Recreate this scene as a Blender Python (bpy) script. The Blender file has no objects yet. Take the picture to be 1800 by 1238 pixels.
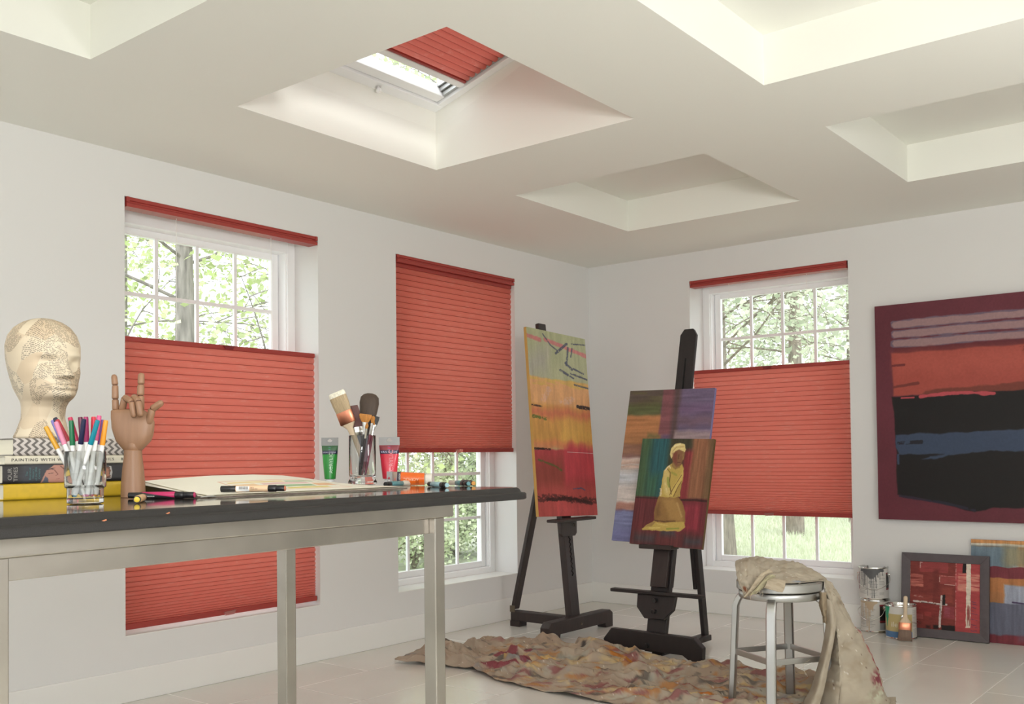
import bpy, math, random
import numpy as np
from mathutils import Matrix, Vector, Euler
from math import pi, sin, cos, radians

scene = bpy.context.scene
COL = scene.collection

# ------------------------------------------------------------------ camera
CAM = Vector((4.07, -6.0128, 1.065))
FPX, CX, CY = 1737.25, 900.0, 762.2
ROLL, PITCH, YAW = -0.01136, 0.0229, 0.6742
fwd = Vector((-sin(YAW) * cos(PITCH), cos(YAW) * cos(PITCH), sin(PITCH)))
rgt0 = Vector((cos(YAW), sin(YAW), 0))
up0 = rgt0.cross(fwd)
RGT = rgt0 * cos(ROLL) + up0 * sin(ROLL)
UPV = -rgt0 * sin(ROLL) + up0 * cos(ROLL)
FWD = fwd
cam_data = bpy.data.cameras.new('camera')
cam = bpy.data.objects.new('camera', cam_data)
COL.objects.link(cam)
cam.matrix_world = Matrix(((RGT.x, UPV.x, -FWD.x, CAM.x), (RGT.y, UPV.y, -FWD.y, CAM.y),
                           (RGT.z, UPV.z, -FWD.z, CAM.z), (0, 0, 0, 1)))
cam_data.sensor_fit = 'HORIZONTAL'
cam_data.sensor_width = 36
cam_data.lens = FPX / 1800 * 36
cam_data.shift_y = (CY - 619) / 1800
cam_data.clip_start = 0.05
scene.camera = cam

# ------------------------------------------------------------------ sky, exposure
world = bpy.data.worlds.new('sky')
scene.world = world
world.use_nodes = True
wn = world.node_tree.nodes
wn['Background'].inputs[0].default_value = (0.93, 0.965, 1.0, 1)
wn['Background'].inputs[1].default_value = SKY = 3.3
sun_data = bpy.data.lights.new('sun', 'SUN')
sun_data.energy = 2.2
sun_data.angle = radians(12)
sun_data.color = (1.0, 0.98, 0.95)
sun = bpy.data.objects.new('sun', sun_data)
COL.objects.link(sun)
sun.rotation_euler = Euler((radians(38), 0, radians(60)))
lamp_data = bpy.data.lights.new('fill_lamp', 'AREA')      # added unseen fill behind the camera, aimed up to brighten the ceiling
lamp_data.shape = 'DISK'; lamp_data.size = .9; lamp_data.energy = 100; lamp_data.color = (1.0, .99, .975)
lamp = bpy.data.objects.new('fill_lamp', lamp_data); COL.objects.link(lamp)
lamp.location = (4.7, -6.7, 1.45)
lamp.rotation_euler = Vector((-.35, .4, 1)).to_track_quat('-Z', 'Y').to_euler()
lamp2_data = bpy.data.lights.new('fill_lamp', 'AREA')     # second added fill by the right wall, out of view, lifting the ceiling
lamp2_data.shape = 'DISK'; lamp2_data.size = .9; lamp2_data.energy = 42; lamp2_data.color = (1.0, .99, .975)
lamp2 = bpy.data.objects.new('fill_lamp', lamp2_data); COL.objects.link(lamp2)
lamp2.location = (5.2, -3.3, 1.4)
lamp2.rotation_euler = Vector((-.55, .0, 1)).to_track_quat('-Z', 'Y').to_euler()
vs = scene.view_settings
vs.view_transform = 'Standard'
vs.look = 'None'
vs.gamma = 1
vs.exposure = -0.17
vs.use_curve_mapping = False
scene.cycles.max_bounces = 14
scene.cycles.diffuse_bounces = 8
scene.cycles.transparent_max_bounces = 24
scene.cycles.transmission_bounces = 12
scene.cycles.caustics_reflective = False

# ------------------------------------------------------------------ helpers
def ray(px, py):
    return FWD + RGT * ((px - CX) / FPX) - UPV * ((py - CY) / FPX)

def at(px, py, axis, val):            # the point of the plane (axis = val) seen at a pixel
    d = ray(px, py)
    return CAM + d * ((val - CAM[axis]) / d[axis])

def onp(px, py, P, n):                # the point of the plane through P with normal n
    d = ray(px, py)
    return CAM + d * ((Vector(P) - CAM).dot(n) / d.dot(n))

def dep(px, py, Z):
    return CAM + ray(px, py) * Z

def lin(c):
    c = np.asarray(c, float) / 255.0
    return np.where(c <= 0.04045, c / 12.92, ((c + 0.055) / 1.055) ** 2.4)

def L4(c):
    r = lin(c)
    return (float(r[0]), float(r[1]), float(r[2]), 1)

_rng = np.random.default_rng(5)
_tab = _rng.random((256, 256))

def vnoise(x, y, seed=0):
    x = np.asarray(x, float) + seed * 17.31
    y = np.asarray(y, float) + seed * 9.73
    xi = np.floor(x).astype(int); yi = np.floor(y).astype(int)
    fx = x - xi; fy = y - yi
    fx = fx * fx * (3 - 2 * fx); fy = fy * fy * (3 - 2 * fy)
    t = lambda a, b: _tab[a % 256, b % 256]
    return (t(xi, yi) * (1 - fx) + t(xi + 1, yi) * fx) * (1 - fy) + (t(xi, yi + 1) * (1 - fx) + t(xi + 1, yi + 1) * fx) * fy

def fnoise(x, y, seed=0, o=4):
    s = 0; a = 0.5; n = 0
    for k in range(o):
        s = s + a * vnoise(x * 2 ** k, y * 2 ** k, seed + k); n += a; a *= 0.5
    return s / n

ROOT = {}

def put(o, parent=None):
    COL.objects.link(o)
    if parent is not None:
        o.parent = parent
        ROOT[o.name] = ROOT[parent.name]
    return o

def thing(name, label, cat, loc=(0, 0, 0), rot=None, group=None):
    o = bpy.data.objects.new(name, None)
    o.empty_display_size = 0.05
    COL.objects.link(o)
    M = rot if isinstance(rot, Matrix) else Matrix.Translation(Vector(loc))
    if rot is not None and not isinstance(rot, Matrix):
        M = Matrix.Translation(Vector(loc)) @ Matrix.Rotation(rot, 4, 'Z')
    o.matrix_world = M
    ROOT[o.name] = M.copy()
    return tag(o, label, cat, group)

def tag(o, label=None, cat=None, group=None, kind=None):
    if label: o['label'] = label
    if cat: o['category'] = cat
    if group: o['group'] = group
    if kind: o['kind'] = kind
    return o

def frame_from(z, x=None, loc=(0, 0, 0)):     # matrix whose local z points along z
    z = Vector(z).normalized()
    x = Vector(x) if x is not None else (Vector((1, 0, 0)) if abs(z.x) < 0.9 else Vector((0, 1, 0)))
    x = (x - z * x.dot(z)).normalized()
    y = z.cross(x)
    M = Matrix((x, y, z)).transposed().to_4x4()
    M.translation = Vector(loc)
    return M

class MB:
    def __init__(s):
        s.v = []; s.f = []
    def add(s, vs, fs, M=None):
        b = len(s.v)
        if M is not None:
            vs = [M @ Vector(p) for p in vs]
        s.v.extend([tuple(p) for p in vs])
        s.f.extend([tuple(i + b for i in f) for f in fs])
        return s
    def box(s, lo, hi, M=None):
        x0, y0, z0 = [min(a, b) for a, b in zip(lo, hi)]; x1, y1, z1 = [max(a, b) for a, b in zip(lo, hi)]
        return s.add([(x0, y0, z0), (x1, y0, z0), (x1, y1, z0), (x0, y1, z0), (x0, y0, z1), (x1, y0, z1), (x1, y1, z1), (x0, y1, z1)],
                     [(3, 2, 1, 0), (4, 5, 6, 7), (0, 1, 5, 4), (1, 2, 6, 5), (2, 3, 7, 6), (3, 0, 4, 7)], M)
    def bar(s, p0, p1, w, h, x=None):       # rectangular bar from p0 to p1; w along x, h across
        p0 = Vector(p0); p1 = Vector(p1)
        M = frame_from(p1 - p0, x, p0)
        return s.box((-w / 2, -h / 2, 0), (w / 2, h / 2, (p1 - p0).length), M)
    def tube(s, pts, rad, n=12, cap=True, flat=1.0, xref=None):
        pts = [Vector(p) for p in pts]
        if not hasattr(rad, '__len__'): rad = [rad] * len(pts)
        b = len(s.v); vs = []
        xr = Vector(xref) if xref is not None else None
        for i, p in enumerate(pts):
            t = (pts[min(i + 1, len(pts) - 1)] - pts[max(i - 1, 0)])
            M = frame_from(t, xr)
            xr = M.to_3x3() @ Vector((1, 0, 0))
            for k in range(n):
                a = 2 * pi * k / n
                vs.append(p + M.to_3x3() @ Vector((cos(a) * rad[i], sin(a) * rad[i] * flat, 0)))
        fs = []
        for i in range(len(pts) - 1):
            for k in range(n):
                fs.append((i * n + k, i * n + (k + 1) % n, (i + 1) * n + (k + 1) % n, (i + 1) * n + k))
        if cap:
            fs.append(tuple(range(n - 1, -1, -1)))
            fs.append(tuple((len(pts) - 1) * n + k for k in range(n)))
        return s.add(vs, fs)
    def lathe(s, prof, n=32, M=None, sx=1.0, sy=1.0):   # profile (r, z); r = 0 closes
        vs = []; fs = []; rings = []
        for r, z in prof:
            if r <= 1e-6:
                rings.append([len(vs)]); vs.append((0, 0, z))
            else:
                rings.append(list(range(len(vs), len(vs) + n)))
                vs += [(r * sx * cos(2 * pi * k / n), r * sy * sin(2 * pi * k / n), z) for k in range(n)]
        for A, B in zip(rings[:-1], rings[1:]):
            for k in range(n):
                k2 = (k + 1) % n
                if len(A) == 1 and len(B) == 1: continue
                if len(A) == 1: fs.append((A[0], B[k2], B[k]))
                elif len(B) == 1: fs.append((A[k], A[k2], B[0]))
                else: fs.append((A[k], A[k2], B[k2], B[k]))
        return s.add(vs, fs, M)
    def prism(s, poly, z0, z1, M=None):
        n = len(poly)
        vs = [(x, y, z0) for x, y in poly] + [(x, y, z1) for x, y in poly]
        fs = [tuple(range(n - 1, -1, -1)), tuple(range(n, 2 * n))] + [(i, (i + 1) % n, n + (i + 1) % n, n + i) for i in range(n)]
        return s.add(vs, fs, M)
    def loft(s, rings, cap=True, closed=True):
        n = len(rings[0]); vs = [p for r in rings for p in r]; fs = []
        for i in range(len(rings) - 1):
            for k in range(n if closed else n - 1):
                fs.append((i * n + k, i * n + (k + 1) % n, (i + 1) * n + (k + 1) % n, (i + 1) * n + k))
        if cap:
            fs.append(tuple(range(n - 1, -1, -1))); fs.append(tuple((len(rings) - 1) * n + k for k in range(n)))
        return s.add(vs, fs)
    def build(s, name, mat, parent=None, smooth=35, bevel=0, local=False, seg=2):
        me = bpy.data.meshes.new(name)
        vs = s.v
        if parent is not None and not local:
            Mi = ROOT[parent.name].inverted()
            vs = [Mi @ Vector(p) for p in vs]
        me.from_pydata([tuple(p) for p in vs], [], s.f)
        if mat: me.materials.append(mat)
        if smooth:
            me.polygons.foreach_set('use_smooth', [True] * len(me.polygons))
            me.set_sharp_from_angle(angle=radians(smooth))
        o = bpy.data.objects.new(name, me)
        if parent is None: ROOT[name] = Matrix.Identity(4)
        put(o, parent)
        if parent is None: ROOT[o.name] = Matrix.Identity(4)
        if bevel:
            m = o.modifiers.new('bevel', 'BEVEL'); m.width = bevel; m.segments = seg; m.limit_method = 'ANGLE'; m.angle_limit = radians(40)
        return o

def npmesh(name, V, F, mat, parent=None, col=None, uv=None, smooth=True, local=False, sharp=None):
    V = np.asarray(V, float).reshape(-1, 3); F = np.asarray(F, int)
    if parent is not None and not local:
        Mi = np.array(ROOT[parent.name].inverted())
        V = V @ Mi[:3, :3].T + Mi[:3, 3]
    me = bpy.data.meshes.new(name)
    k = F.shape[1]
    me.vertices.add(len(V)); me.vertices.foreach_set('co', V.ravel())
    me.loops.add(F.size); me.loops.foreach_set('vertex_index', F.ravel())
    me.polygons.add(len(F)); me.polygons.foreach_set('loop_start', np.arange(0, F.size, k)); me.polygons.foreach_set('loop_total', np.full(len(F), k))
    if smooth: me.polygons.foreach_set('use_smooth', np.ones(len(F), bool))
    me.update(calc_edges=True); me.validate()
    if sharp: me.set_sharp_from_angle(angle=radians(sharp))
    if col is not None:
        a = me.color_attributes.new('Col', 'FLOAT_COLOR', 'POINT')
        c = np.ones((len(V), 4)); c[:, :3] = lin(np.clip(np.asarray(col, float).reshape(-1, 3), 0, 255))
        a.data.foreach_set('color', c.ravel())
    if uv is not None:
        l = me.uv_layers.new(name='UVMap')
        l.data.foreach_set('uv', np.asarray(uv, float).reshape(-1, 2)[F.ravel()].ravel())
    if mat: me.materials.append(mat)
    o = bpy.data.objects.new(name, me)
    put(o, parent)
    if parent is None: ROOT[o.name] = Matrix.Identity(4)
    return o

def gridf(ny, nx, wrap=False):
    i = np.arange(ny - 1)[:, None]; j = np.arange(nx if wrap else nx - 1)[None, :]
    j2 = (j + 1) % nx
    return np.stack([i * nx + j + 0 * i, i * nx + j2, (i + 1) * nx + j2, (i + 1) * nx + j], -1).reshape(-1, 4)

def slab(name, mat, parent, TL, TR, BR, BL, thick, rgb, side=(230, 225, 215)):
    """painted board: front picture rgb (ny, nx, 3) between four corners, real thickness behind it, one mesh"""
    ny, nx = rgb.shape[:2]
    TL, TR, BR, BL = [np.array(p) for p in (TL, TR, BR, BL)]
    u = np.linspace(0, 1, nx)[None, :, None]; v = np.linspace(0, 1, ny)[:, None, None]
    P = (TL * (1 - u) + TR * u) * (1 - v) + (BL * (1 - u) + BR * u) * v
    n = np.cross(BL - TL, TR - TL); n = n / np.linalg.norm(n)          # away from the viewer is -n*...
    F = gridf(ny, nx)[:, ::-1]
    ring = np.concatenate([np.arange(nx), np.arange(1, ny) * nx + nx - 1, (ny - 1) * nx + np.arange(nx - 2, -1, -1), np.arange(ny - 2, 0, -1) * nx])
    V0 = P.reshape(-1, 3); R = V0[ring]
    m = len(ring); b = len(V0)
    V = np.concatenate([V0, R, R - n * thick])
    k = np.arange(m); k2 = (k + 1) % m
    S = np.stack([b + k, b + k2, b + m + k2, b + m + k], -1)
    back = np.array([[b + m, b + m + nx - 1, b + m + nx + ny - 2, b + m + 2 * nx + ny - 3]])
    sc = np.array(side, float) if side is not None else None
    c = np.concatenate([rgb.reshape(-1, 3), np.tile(sc, (2 * m, 1)) if sc is not None else np.tile(rgb.reshape(-1, 3)[ring], (2, 1))])
    o = npmesh(name, V, np.concatenate([F, S, back]), mat, parent, col=c, smooth=False)
    return o

class Cv:                                   # a picture painted in numpy, u to the right and v down
    def __init__(s, h, w, col, asp=1.0):
        s.v, s.u = np.meshgrid(np.linspace(0, 1, h), np.linspace(0, 1, w), indexing='ij')
        s.c = np.zeros((h, w, 3)); s.c[:] = col; s.asp = asp; s.k = 0
    def mix(s, m, col):
        m = np.clip(m, 0, 1)[..., None]
        s.c = s.c * (1 - m) + np.asarray(col, float) * m
    def rect(s, u0, v0, u1, v1, col, a=1.0, rough=0.015, soft=0.006, dry=0.0, dr='h'):
        s.k += 1
        nu = (fnoise(s.v * 14, s.u * 3, s.k) - .5) * 2 * rough; nv = (fnoise(s.u * 9, s.v * 3, s.k + 40) - .5) * 2 * rough
        d = np.minimum(np.minimum(s.u + nu - u0, u1 - s.u - nu), np.minimum(s.v + nv - v0, v1 - s.v - nv))
        m = np.clip(d / soft + 0.5, 0, 1) * a
        if dry:
            n = fnoise(s.u * (4 if dr == 'h' else 45), s.v * (60 if dr == 'h' else 4), s.k + 90)
            m = m * np.clip((n - dry) / 0.12 + .5, 0, 1)
        s.mix(m, col)
    def stroke(s, pts, w, col, a=1.0, rough=0.4, dry=0.0):
        s.k += 1
        d = np.full(s.u.shape, 9.0)
        for (x0, y0), (x1, y1) in zip(pts[:-1], pts[1:]):
            ax, ay = s.u - x0, (s.v - y0) * s.asp; bx, by = x1 - x0, (y1 - y0) * s.asp
            t = np.clip((ax * bx + ay * by) / (bx * bx + by * by + 1e-9), 0, 1)
            d = np.minimum(d, np.hypot(ax - t * bx, ay - t * by))
        n = fnoise(s.u * 30, s.v * 30 * s.asp, s.k)
        m = np.clip((w * (1 + (n - .5) * 2 * rough) - d) / (w * .3 + 1e-6), 0, 1) * a
        if dry: m = m * np.clip((fnoise(s.u * 50, s.v * 50 * s.asp, s.k + 7) - dry) / .1 + .5, 0, 1)
        s.mix(m, col)
    def poly(s, pts, col, a=1.0, rough=0.01, soft=0.008):
        s.k += 1
        U = s.u + (fnoise(s.u * 20, s.v * 20 * s.asp, s.k) - .5) * 2 * rough; Vv = s.v + (fnoise(s.u * 20, s.v * 20 * s.asp, s.k + 5) - .5) * 2 * rough / s.asp
        ins = np.zeros(U.shape, bool); dm = np.full(U.shape, 9.0)
        n = len(pts)
        for i in range(n):
            x0, y0 = pts[i]; x1, y1 = pts[(i + 1) % n]
            c = ((y0 > Vv) != (y1 > Vv)) & (U < (x1 - x0) * (Vv - y0) / (y1 - y0 + 1e-12) + x0)
            ins ^= c
            bx, by = x1 - x0, (y1 - y0) * s.asp; ax, ay = U - x0, (Vv - y0) * s.asp
            t = np.clip((ax * bx + ay * by) / (bx * bx + by * by + 1e-9), 0, 1)
            dm = np.minimum(dm, np.hypot(ax - t * bx, ay - t * by))
        s.mix(np.clip(np.where(ins, dm, -dm) / soft + .5, 0, 1) * a, col)
    def var(s, amt, su, sv, seed=0, col=None, thr=None):
        n = fnoise(s.u * su, s.v * sv, seed + 300)
        if col is None: s.c = s.c * (1 + (n - .5)[..., None] * 2 * amt)
        else: s.mix(np.clip((n - (thr or .5)) / .15, 0, 1) * amt, col)

# ---- materials
def mat(name, rgb, rough=0.5, metal=0.0, spec=0.5, noise=0.0, nscale=30, bump=0.0, bscale=200, stretch=None, coat=0.0, trans=0.0, ior=1.45):
    m = bpy.data.materials.new(name); m.use_nodes = True
    nt = m.node_tree; b = nt.nodes['Principled BSDF']
    b.inputs['Base Color'].default_value = L4(rgb)
    b.inputs['Roughness'].default_value = rough; b.inputs['Metallic'].default_value = metal
    b.inputs['Specular IOR Level'].default_value = spec; b.inputs['IOR'].default_value = ior
    b.inputs['Coat Weight'].default_value = coat; b.inputs['Transmission Weight'].default_value = trans
    tc = nt.nodes.new('ShaderNodeTexCoord'); mp = nt.nodes.new('ShaderNodeMapping')
    nt.links.new(tc.outputs['Object'], mp.inputs['Vector'])
    if stretch: mp.inputs['Scale'].default_value = stretch
    if noise:
        n = nt.nodes.new('ShaderNodeTexNoise'); n.inputs['Scale'].default_value = nscale; n.inputs['Detail'].default_value = 5
        nt.links.new(mp.outputs[0], n.inputs['Vector'])
        r = nt.nodes.new('ShaderNodeMapRange'); r.inputs[1].default_value = .25; r.inputs[2].default_value = .75; r.inputs[3].default_value = 1 - noise; r.inputs[4].default_value = 1 + noise
        nt.links.new(n.outputs[0], r.inputs[0])
        x = nt.nodes.new('ShaderNodeMix'); x.data_type = 'RGBA'; x.blend_type = 'MULTIPLY'; x.inputs[0].default_value = 1
        x.inputs[6].default_value = L4(rgb); nt.links.new(r.outputs[0], x.inputs[7]); nt.links.new(x.outputs[2], b.inputs['Base Color'])
    if bump:
        n = nt.nodes.new('ShaderNodeTexNoise'); n.inputs['Scale'].default_value = bscale; n.inputs['Detail'].default_value = 4
        nt.links.new(mp.outputs[0], n.inputs['Vector'])
        u = nt.nodes.new('ShaderNodeBump'); u.inputs['Strength'].default_value = bump; u.inputs['Distance'].default_value = .002
        nt.links.new(n.outputs[0], u.inputs['Height']); nt.links.new(u.outputs[0], b.inputs['Normal'])
    return m

def vcmat(name, rough=0.55, spec=0.4, bump=0.15, bscale=600, coat=0.0, metal=0.0):
    m = mat(name, (200, 200, 200), rough, metal, spec, bump=bump, bscale=bscale, coat=coat)
    a = m.node_tree.nodes.new('ShaderNodeVertexColor'); a.layer_name = 'Col'
    m.node_tree.links.new(a.outputs[0], m.node_tree.nodes['Principled BSDF'].inputs['Base Color'])
    return m

def text(name, body, size, mt, parent, M, extrude=0.0002, align='LEFT', xs=1.0, spacing=1.0, fit=None):
    """lettering standing on the plane of M (local x along the line, z out of the page); M in world space"""
    c = bpy.data.curves.new(name, 'FONT'); c.body = body; c.size = size; c.extrude = extrude; c.align_x = align; c.align_y = 'CENTER'; c.space_character = spacing; c.resolution_u = 3
    o = bpy.data.objects.new(name + '_curve', c); COL.objects.link(o)
    bpy.context.view_layer.update()
    me = bpy.data.meshes.new_from_object(o.evaluated_get(bpy.context.evaluated_depsgraph_get()))
    bpy.data.objects.remove(o); bpy.data.curves.remove(c)
    me.name = name
    if fit:
        w_ = [v.co.x for v in me.vertices]; xs = fit / (max(w_) - min(w_))
    me.transform(ROOT[parent.name].inverted() @ M @ Matrix.Diagonal((xs, 1, 1, 1)))
    me.materials.clear(); me.materials.append(mt)
    return put(bpy.data.objects.new(name, me), parent)

def nodes(m):
    return m.node_tree.nodes, m.node_tree.links, m.node_tree.nodes['Principled BSDF']

# plain materials
M_wall = mat('wall_paint', (223, 222, 221), .6, bump=.04, bscale=250)
M_ceil = mat('ceiling_paint', (234, 234, 227), .7, bump=.03, bscale=200)
M_trim = mat('trim_paint', (232, 231, 228), .4)
M_vinyl = mat('white_vinyl', (240, 241, 242), .35)
M_steel = mat('brushed_steel', (188, 183, 176), .25, 1.0, noise=.16, nscale=6, bump=.06, bscale=60, stretch=(1, 1, 1))
M_alu = mat('brushed_aluminium', (190, 190, 188), .36, 1.0, noise=.05, nscale=12)
M_stone = mat('black_stone', (46, 44, 43), .5, spec=.3, noise=.35, nscale=700)
M_easel = mat('dark_wood', (50, 40, 38), .5, noise=.25, nscale=40, stretch=(1, 1, .15), bump=.15, bscale=90)
M_easel2 = mat('black_wood', (40, 35, 35), .45, noise=.2, nscale=40, stretch=(1, 1, .15), bump=.1, bscale=90)
M_brass = mat('aged_metal', (120, 110, 95), .4, 1.0)
M_chrome = mat('polished_metal', (215, 213, 208), .18, 1.0)
M_copper = mat('copper', (214, 140, 110), .3, 1.0)
M_black = mat('black_plastic', (34, 33, 34), .35)
M_white = mat('white_plastic', (236, 236, 235), .3)
M_paint = vcmat('oil_paint', .5, .3, .25, 500)
_n = M_paint.node_tree.nodes; _hs = _n.new('ShaderNodeHueSaturation'); _hs.inputs['Saturation'].default_value = .9; _hs.inputs['Value'].default_value = .92
_v = [q for q in _n if q.bl_idname == 'ShaderNodeVertexColor'][0]
M_paint.node_tree.links.new(_v.outputs[0], _hs.inputs['Color']); M_paint.node_tree.links.new(_hs.outputs[0], _n['Principled BSDF'].inputs['Base Color'])
M_print = vcmat('printed_surface', .4, .4, 0.02)
M_ink = mat('black_ink', (45, 42, 40), .6)
M_whiteink = mat('pale_ink', (220, 218, 212), .6)
M_paper = mat('paper', (238, 233, 218), .7)
# ------------------------------------------------------------------ the room
H = 2.44
XR, YB = 5.9, -8.2                      # right wall, back wall (behind the camera)
WT = 0.32                               # outer wall thickness
ZB, ZT = 0.2865, 2.244                  # window openings
W1 = (-3.6642, -2.5581); W2 = (-1.979, -0.8766); W3 = (0.8285, 1.9175)

def wall_pieces(holes, s0, s1, z0, z1, put_box):
    """a wall from s0 to s1 along its length, z0 to z1, with rectangular holes (a, b, za, zb)"""
    cuts = sorted(holes)
    p = s0
    for a, b, za, zb in cuts:
        put_box(p, a, z0, z1); put_box(a, b, z0, za); put_box(a, b, zb, z1); p = b
    put_box(p, s1, z0, z1)

mb = MB()
wall_pieces([(W1[0], W1[1], ZB, ZT), (W2[0], W2[1], ZB, ZT)], YB - WT, WT, 0, 2.5, lambda a, b, z0, z1: mb.box((-WT, a, z0), (0, b, z1)))
tag(mb.build('wall_left', M_wall, None, smooth=0), kind='structure')
mb = MB()
wall_pieces([(W3[0], W3[1], ZB, ZT)], 0, XR, 0, 3.2, lambda a, b, z0, z1: mb.box((a, 0, z0), (b, WT, z1)))
tag(mb.build('wall_far', M_wall, None, smooth=0), kind='structure')
mb = MB()      # unseen walls; their wide unglazed openings are added to let daylight in
wall_pieces([(-7.4, -3.6, 1.0, 2.3)], YB, WT, 0, 3.2, lambda a, b, z0, z1: mb.box((XR, a, z0), (XR + WT, b, z1)))
tag(mb.build('wall_right', M_wall, None, smooth=0), kind='structure')
mb = MB()
wall_pieces([(0.9, 5.3, 0.9, 2.3)], 0, XR + WT, 0, 3.2, lambda a, b, z0, z1: mb.box((a, YB - WT, z0), (b, YB, z1)))
tag(mb.build('wall_back', M_wall, None, smooth=0), kind='structure')

# floor of large pale tiles
M_floor = mat('floor_tile', (222, 220, 214), .22, spec=.5)
nd, lk, b = nodes(M_floor)
tc = nd.new('ShaderNodeTexCoord'); sx = nd.new('ShaderNodeSeparateXYZ'); lk.new(tc.outputs['Object'], sx.inputs[0])
def mth(nd, lk, op, a, bb=None, c=None):
    n = nd.new('ShaderNodeMath'); n.operation = op
    for i, q in enumerate((a, bb, c)):
        if q is None: continue
        if isinstance(q, (int, float)): n.inputs[i].default_value = q
        else: lk.new(q, n.inputs[i])
    return n.outputs[0]
bx = mth(nd, lk, 'MULTIPLY_ADD', sx.outputs[1], -1.0, -.42 + .87 * 20)
by = mth(nd, lk, 'ADD', sx.outputs[0], -2.104 + .426 * 21)
cb = nd.new('ShaderNodeCombineXYZ'); lk.new(bx, cb.inputs[0]); lk.new(by, cb.inputs[1])
br = nd.new('ShaderNodeTexBrick'); lk.new(cb.outputs[0], br.inputs[0])
br.inputs['Color1'].default_value = L4((225, 223, 217)); br.inputs['Color2'].default_value = L4((219, 217, 210)); br.inputs['Mortar'].default_value = L4((236, 235, 230))
br.inputs['Scale'].default_value = 1; br.inputs['Mortar Size'].default_value = .0028; br.inputs['Mortar Smooth'].default_value = .3
br.inputs['Brick Width'].default_value = .87; br.inputs['Row Height'].default_value = .426; br.offset = .5
ns = nd.new('ShaderNodeTexNoise'); ns.inputs['Scale'].default_value = 2.5; ns.inputs['Detail'].default_value = 6; lk.new(tc.outputs['Object'], ns.inputs[0])
mr = nd.new('ShaderNodeMapRange'); mr.inputs[3].default_value = .93; mr.inputs[4].default_value = 1.05; lk.new(ns.outputs[0], mr.inputs[0])
mx = nd.new('ShaderNodeMix'); mx.data_type = 'RGBA'; mx.blend_type = 'MULTIPLY'; mx.inputs[0].default_value = 1; lk.new(br.outputs[0], mx.inputs[6]); lk.new(mr.outputs[0], mx.inputs[7])
lk.new(mx.outputs[2], b.inputs['Base Color'])
lk.new(mth(nd, lk, 'MULTIPLY_ADD', br.outputs['Fac'], .35, .2), b.inputs['Roughness'])
bp = nd.new('ShaderNodeBump'); bp.inputs['Strength'].default_value = .4; bp.inputs['Distance'].default_value = .001; bp.invert = True
lk.new(br.outputs['Fac'], bp.inputs['Height']); lk.new(bp.outputs[0], b.inputs['Normal'])
tag(MB().box((-WT, YB - WT, -.12), (XR + WT, WT, 0)).build('floor', M_floor, None, smooth=0), kind='structure')

# coffered ceiling, one recess of which opens into the skylight
xs = [0, .86, 1.965, 2.53, 3.635, 4.2, 5.305, XR]; ys = [YB, -7.14, -6.02, -5.41, -4.285, -3.69, -2.555, -1.945, -.83, 0]
RD = .19
roof = lambda x: 2.708 + .264 * (x - .864)
mb = MB()
def quad(a, b_, c, d): mb.add([a, b_, c, d], [(0, 1, 2, 3)])
for i in range(7):
    for j in range(9):
        x0, x1, y0, y1 = xs[i], xs[i + 1], ys[j], ys[j + 1]
        if i % 2 == 1 and j % 2 == 1:
            sky = (i == 1 and j == 5)
            z = H + RD
            quad((x0, y0, H), (x0, y1, H), (x0, y1, z), (x0, y0, z)); quad((x1, y0, H), (x1, y0, z), (x1, y1, z), (x1, y1, H))
            quad((x0, y0, H), (x0, y0, z), (x1, y0, z), (x1, y0, H)); quad((x0, y1, H), (x1, y1, H), (x1, y1, z), (x0, y1, z))
            if not sky:
                quad((x0, y0, z), (x0, y1, z), (x1, y1, z), (x1, y0, z))
            else:      # shaft: leaning inner faces up to the sloping roof window
                e = .012
                A = [(x0, y0, z), (x0, y1, z), (x1, y1, z), (x1, y0, z)]
                B = [(x0 + e, y0 + e, roof(x0 + e)), (x0 + e, y1 - e, roof(x0 + e)), (x1 - e, y1 - e, roof(x1 - e)), (x1 - e, y0 + e, roof(x1 - e))]
                for k in range(4):
                    quad(A[k], A[(k + 1) % 4], B[(k + 1) % 4], B[k])
                SK = B
        else:
            quad((x0, y0, H), (x0, y1, H), (x1, y1, H), (x1, y0, H))
# the roof deck that closes the ceiling from above, round the skylight
X0, X1, Y0, Y1 = SK[0][0], SK[2][0], SK[0][1], SK[2][1]
RT = .095
def deck(ax, ay, cx, cy):
    za, zc = roof(min(ax, X1)) + RT, roof(min(cx, X1)) + RT
    quad((ax, ay, za), (ax, cy, za), (cx, cy, zc), (cx, ay, zc))
deck(-WT, YB - WT, X0, WT); deck(X1, YB - WT, XR + WT, WT); deck(X0, YB - WT, X1, Y0); deck(X0, Y1, X1, WT)
for p, q in ((SK[0], SK[1]), (SK[1], SK[2]), (SK[2], SK[3]), (SK[3], SK[0])):
    quad((p[0], p[1], p[2]), (q[0], q[1], q[2]), (q[0], q[1], q[2] + RT), (p[0], p[1], p[2] + RT))
tag(mb.build('ceiling', M_ceil, None, smooth=0), kind='structure')

tag(MB().box((0, YB, 0), (.014, -.014, .142)).build('baseboard_left', M_trim, None, smooth=0, bevel=.004), kind='structure')
tag(MB().box((0, -.014, 0), (XR, 0, .142)).build('baseboard_far', M_trim, None, smooth=0, bevel=.004), kind='structure')

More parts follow.
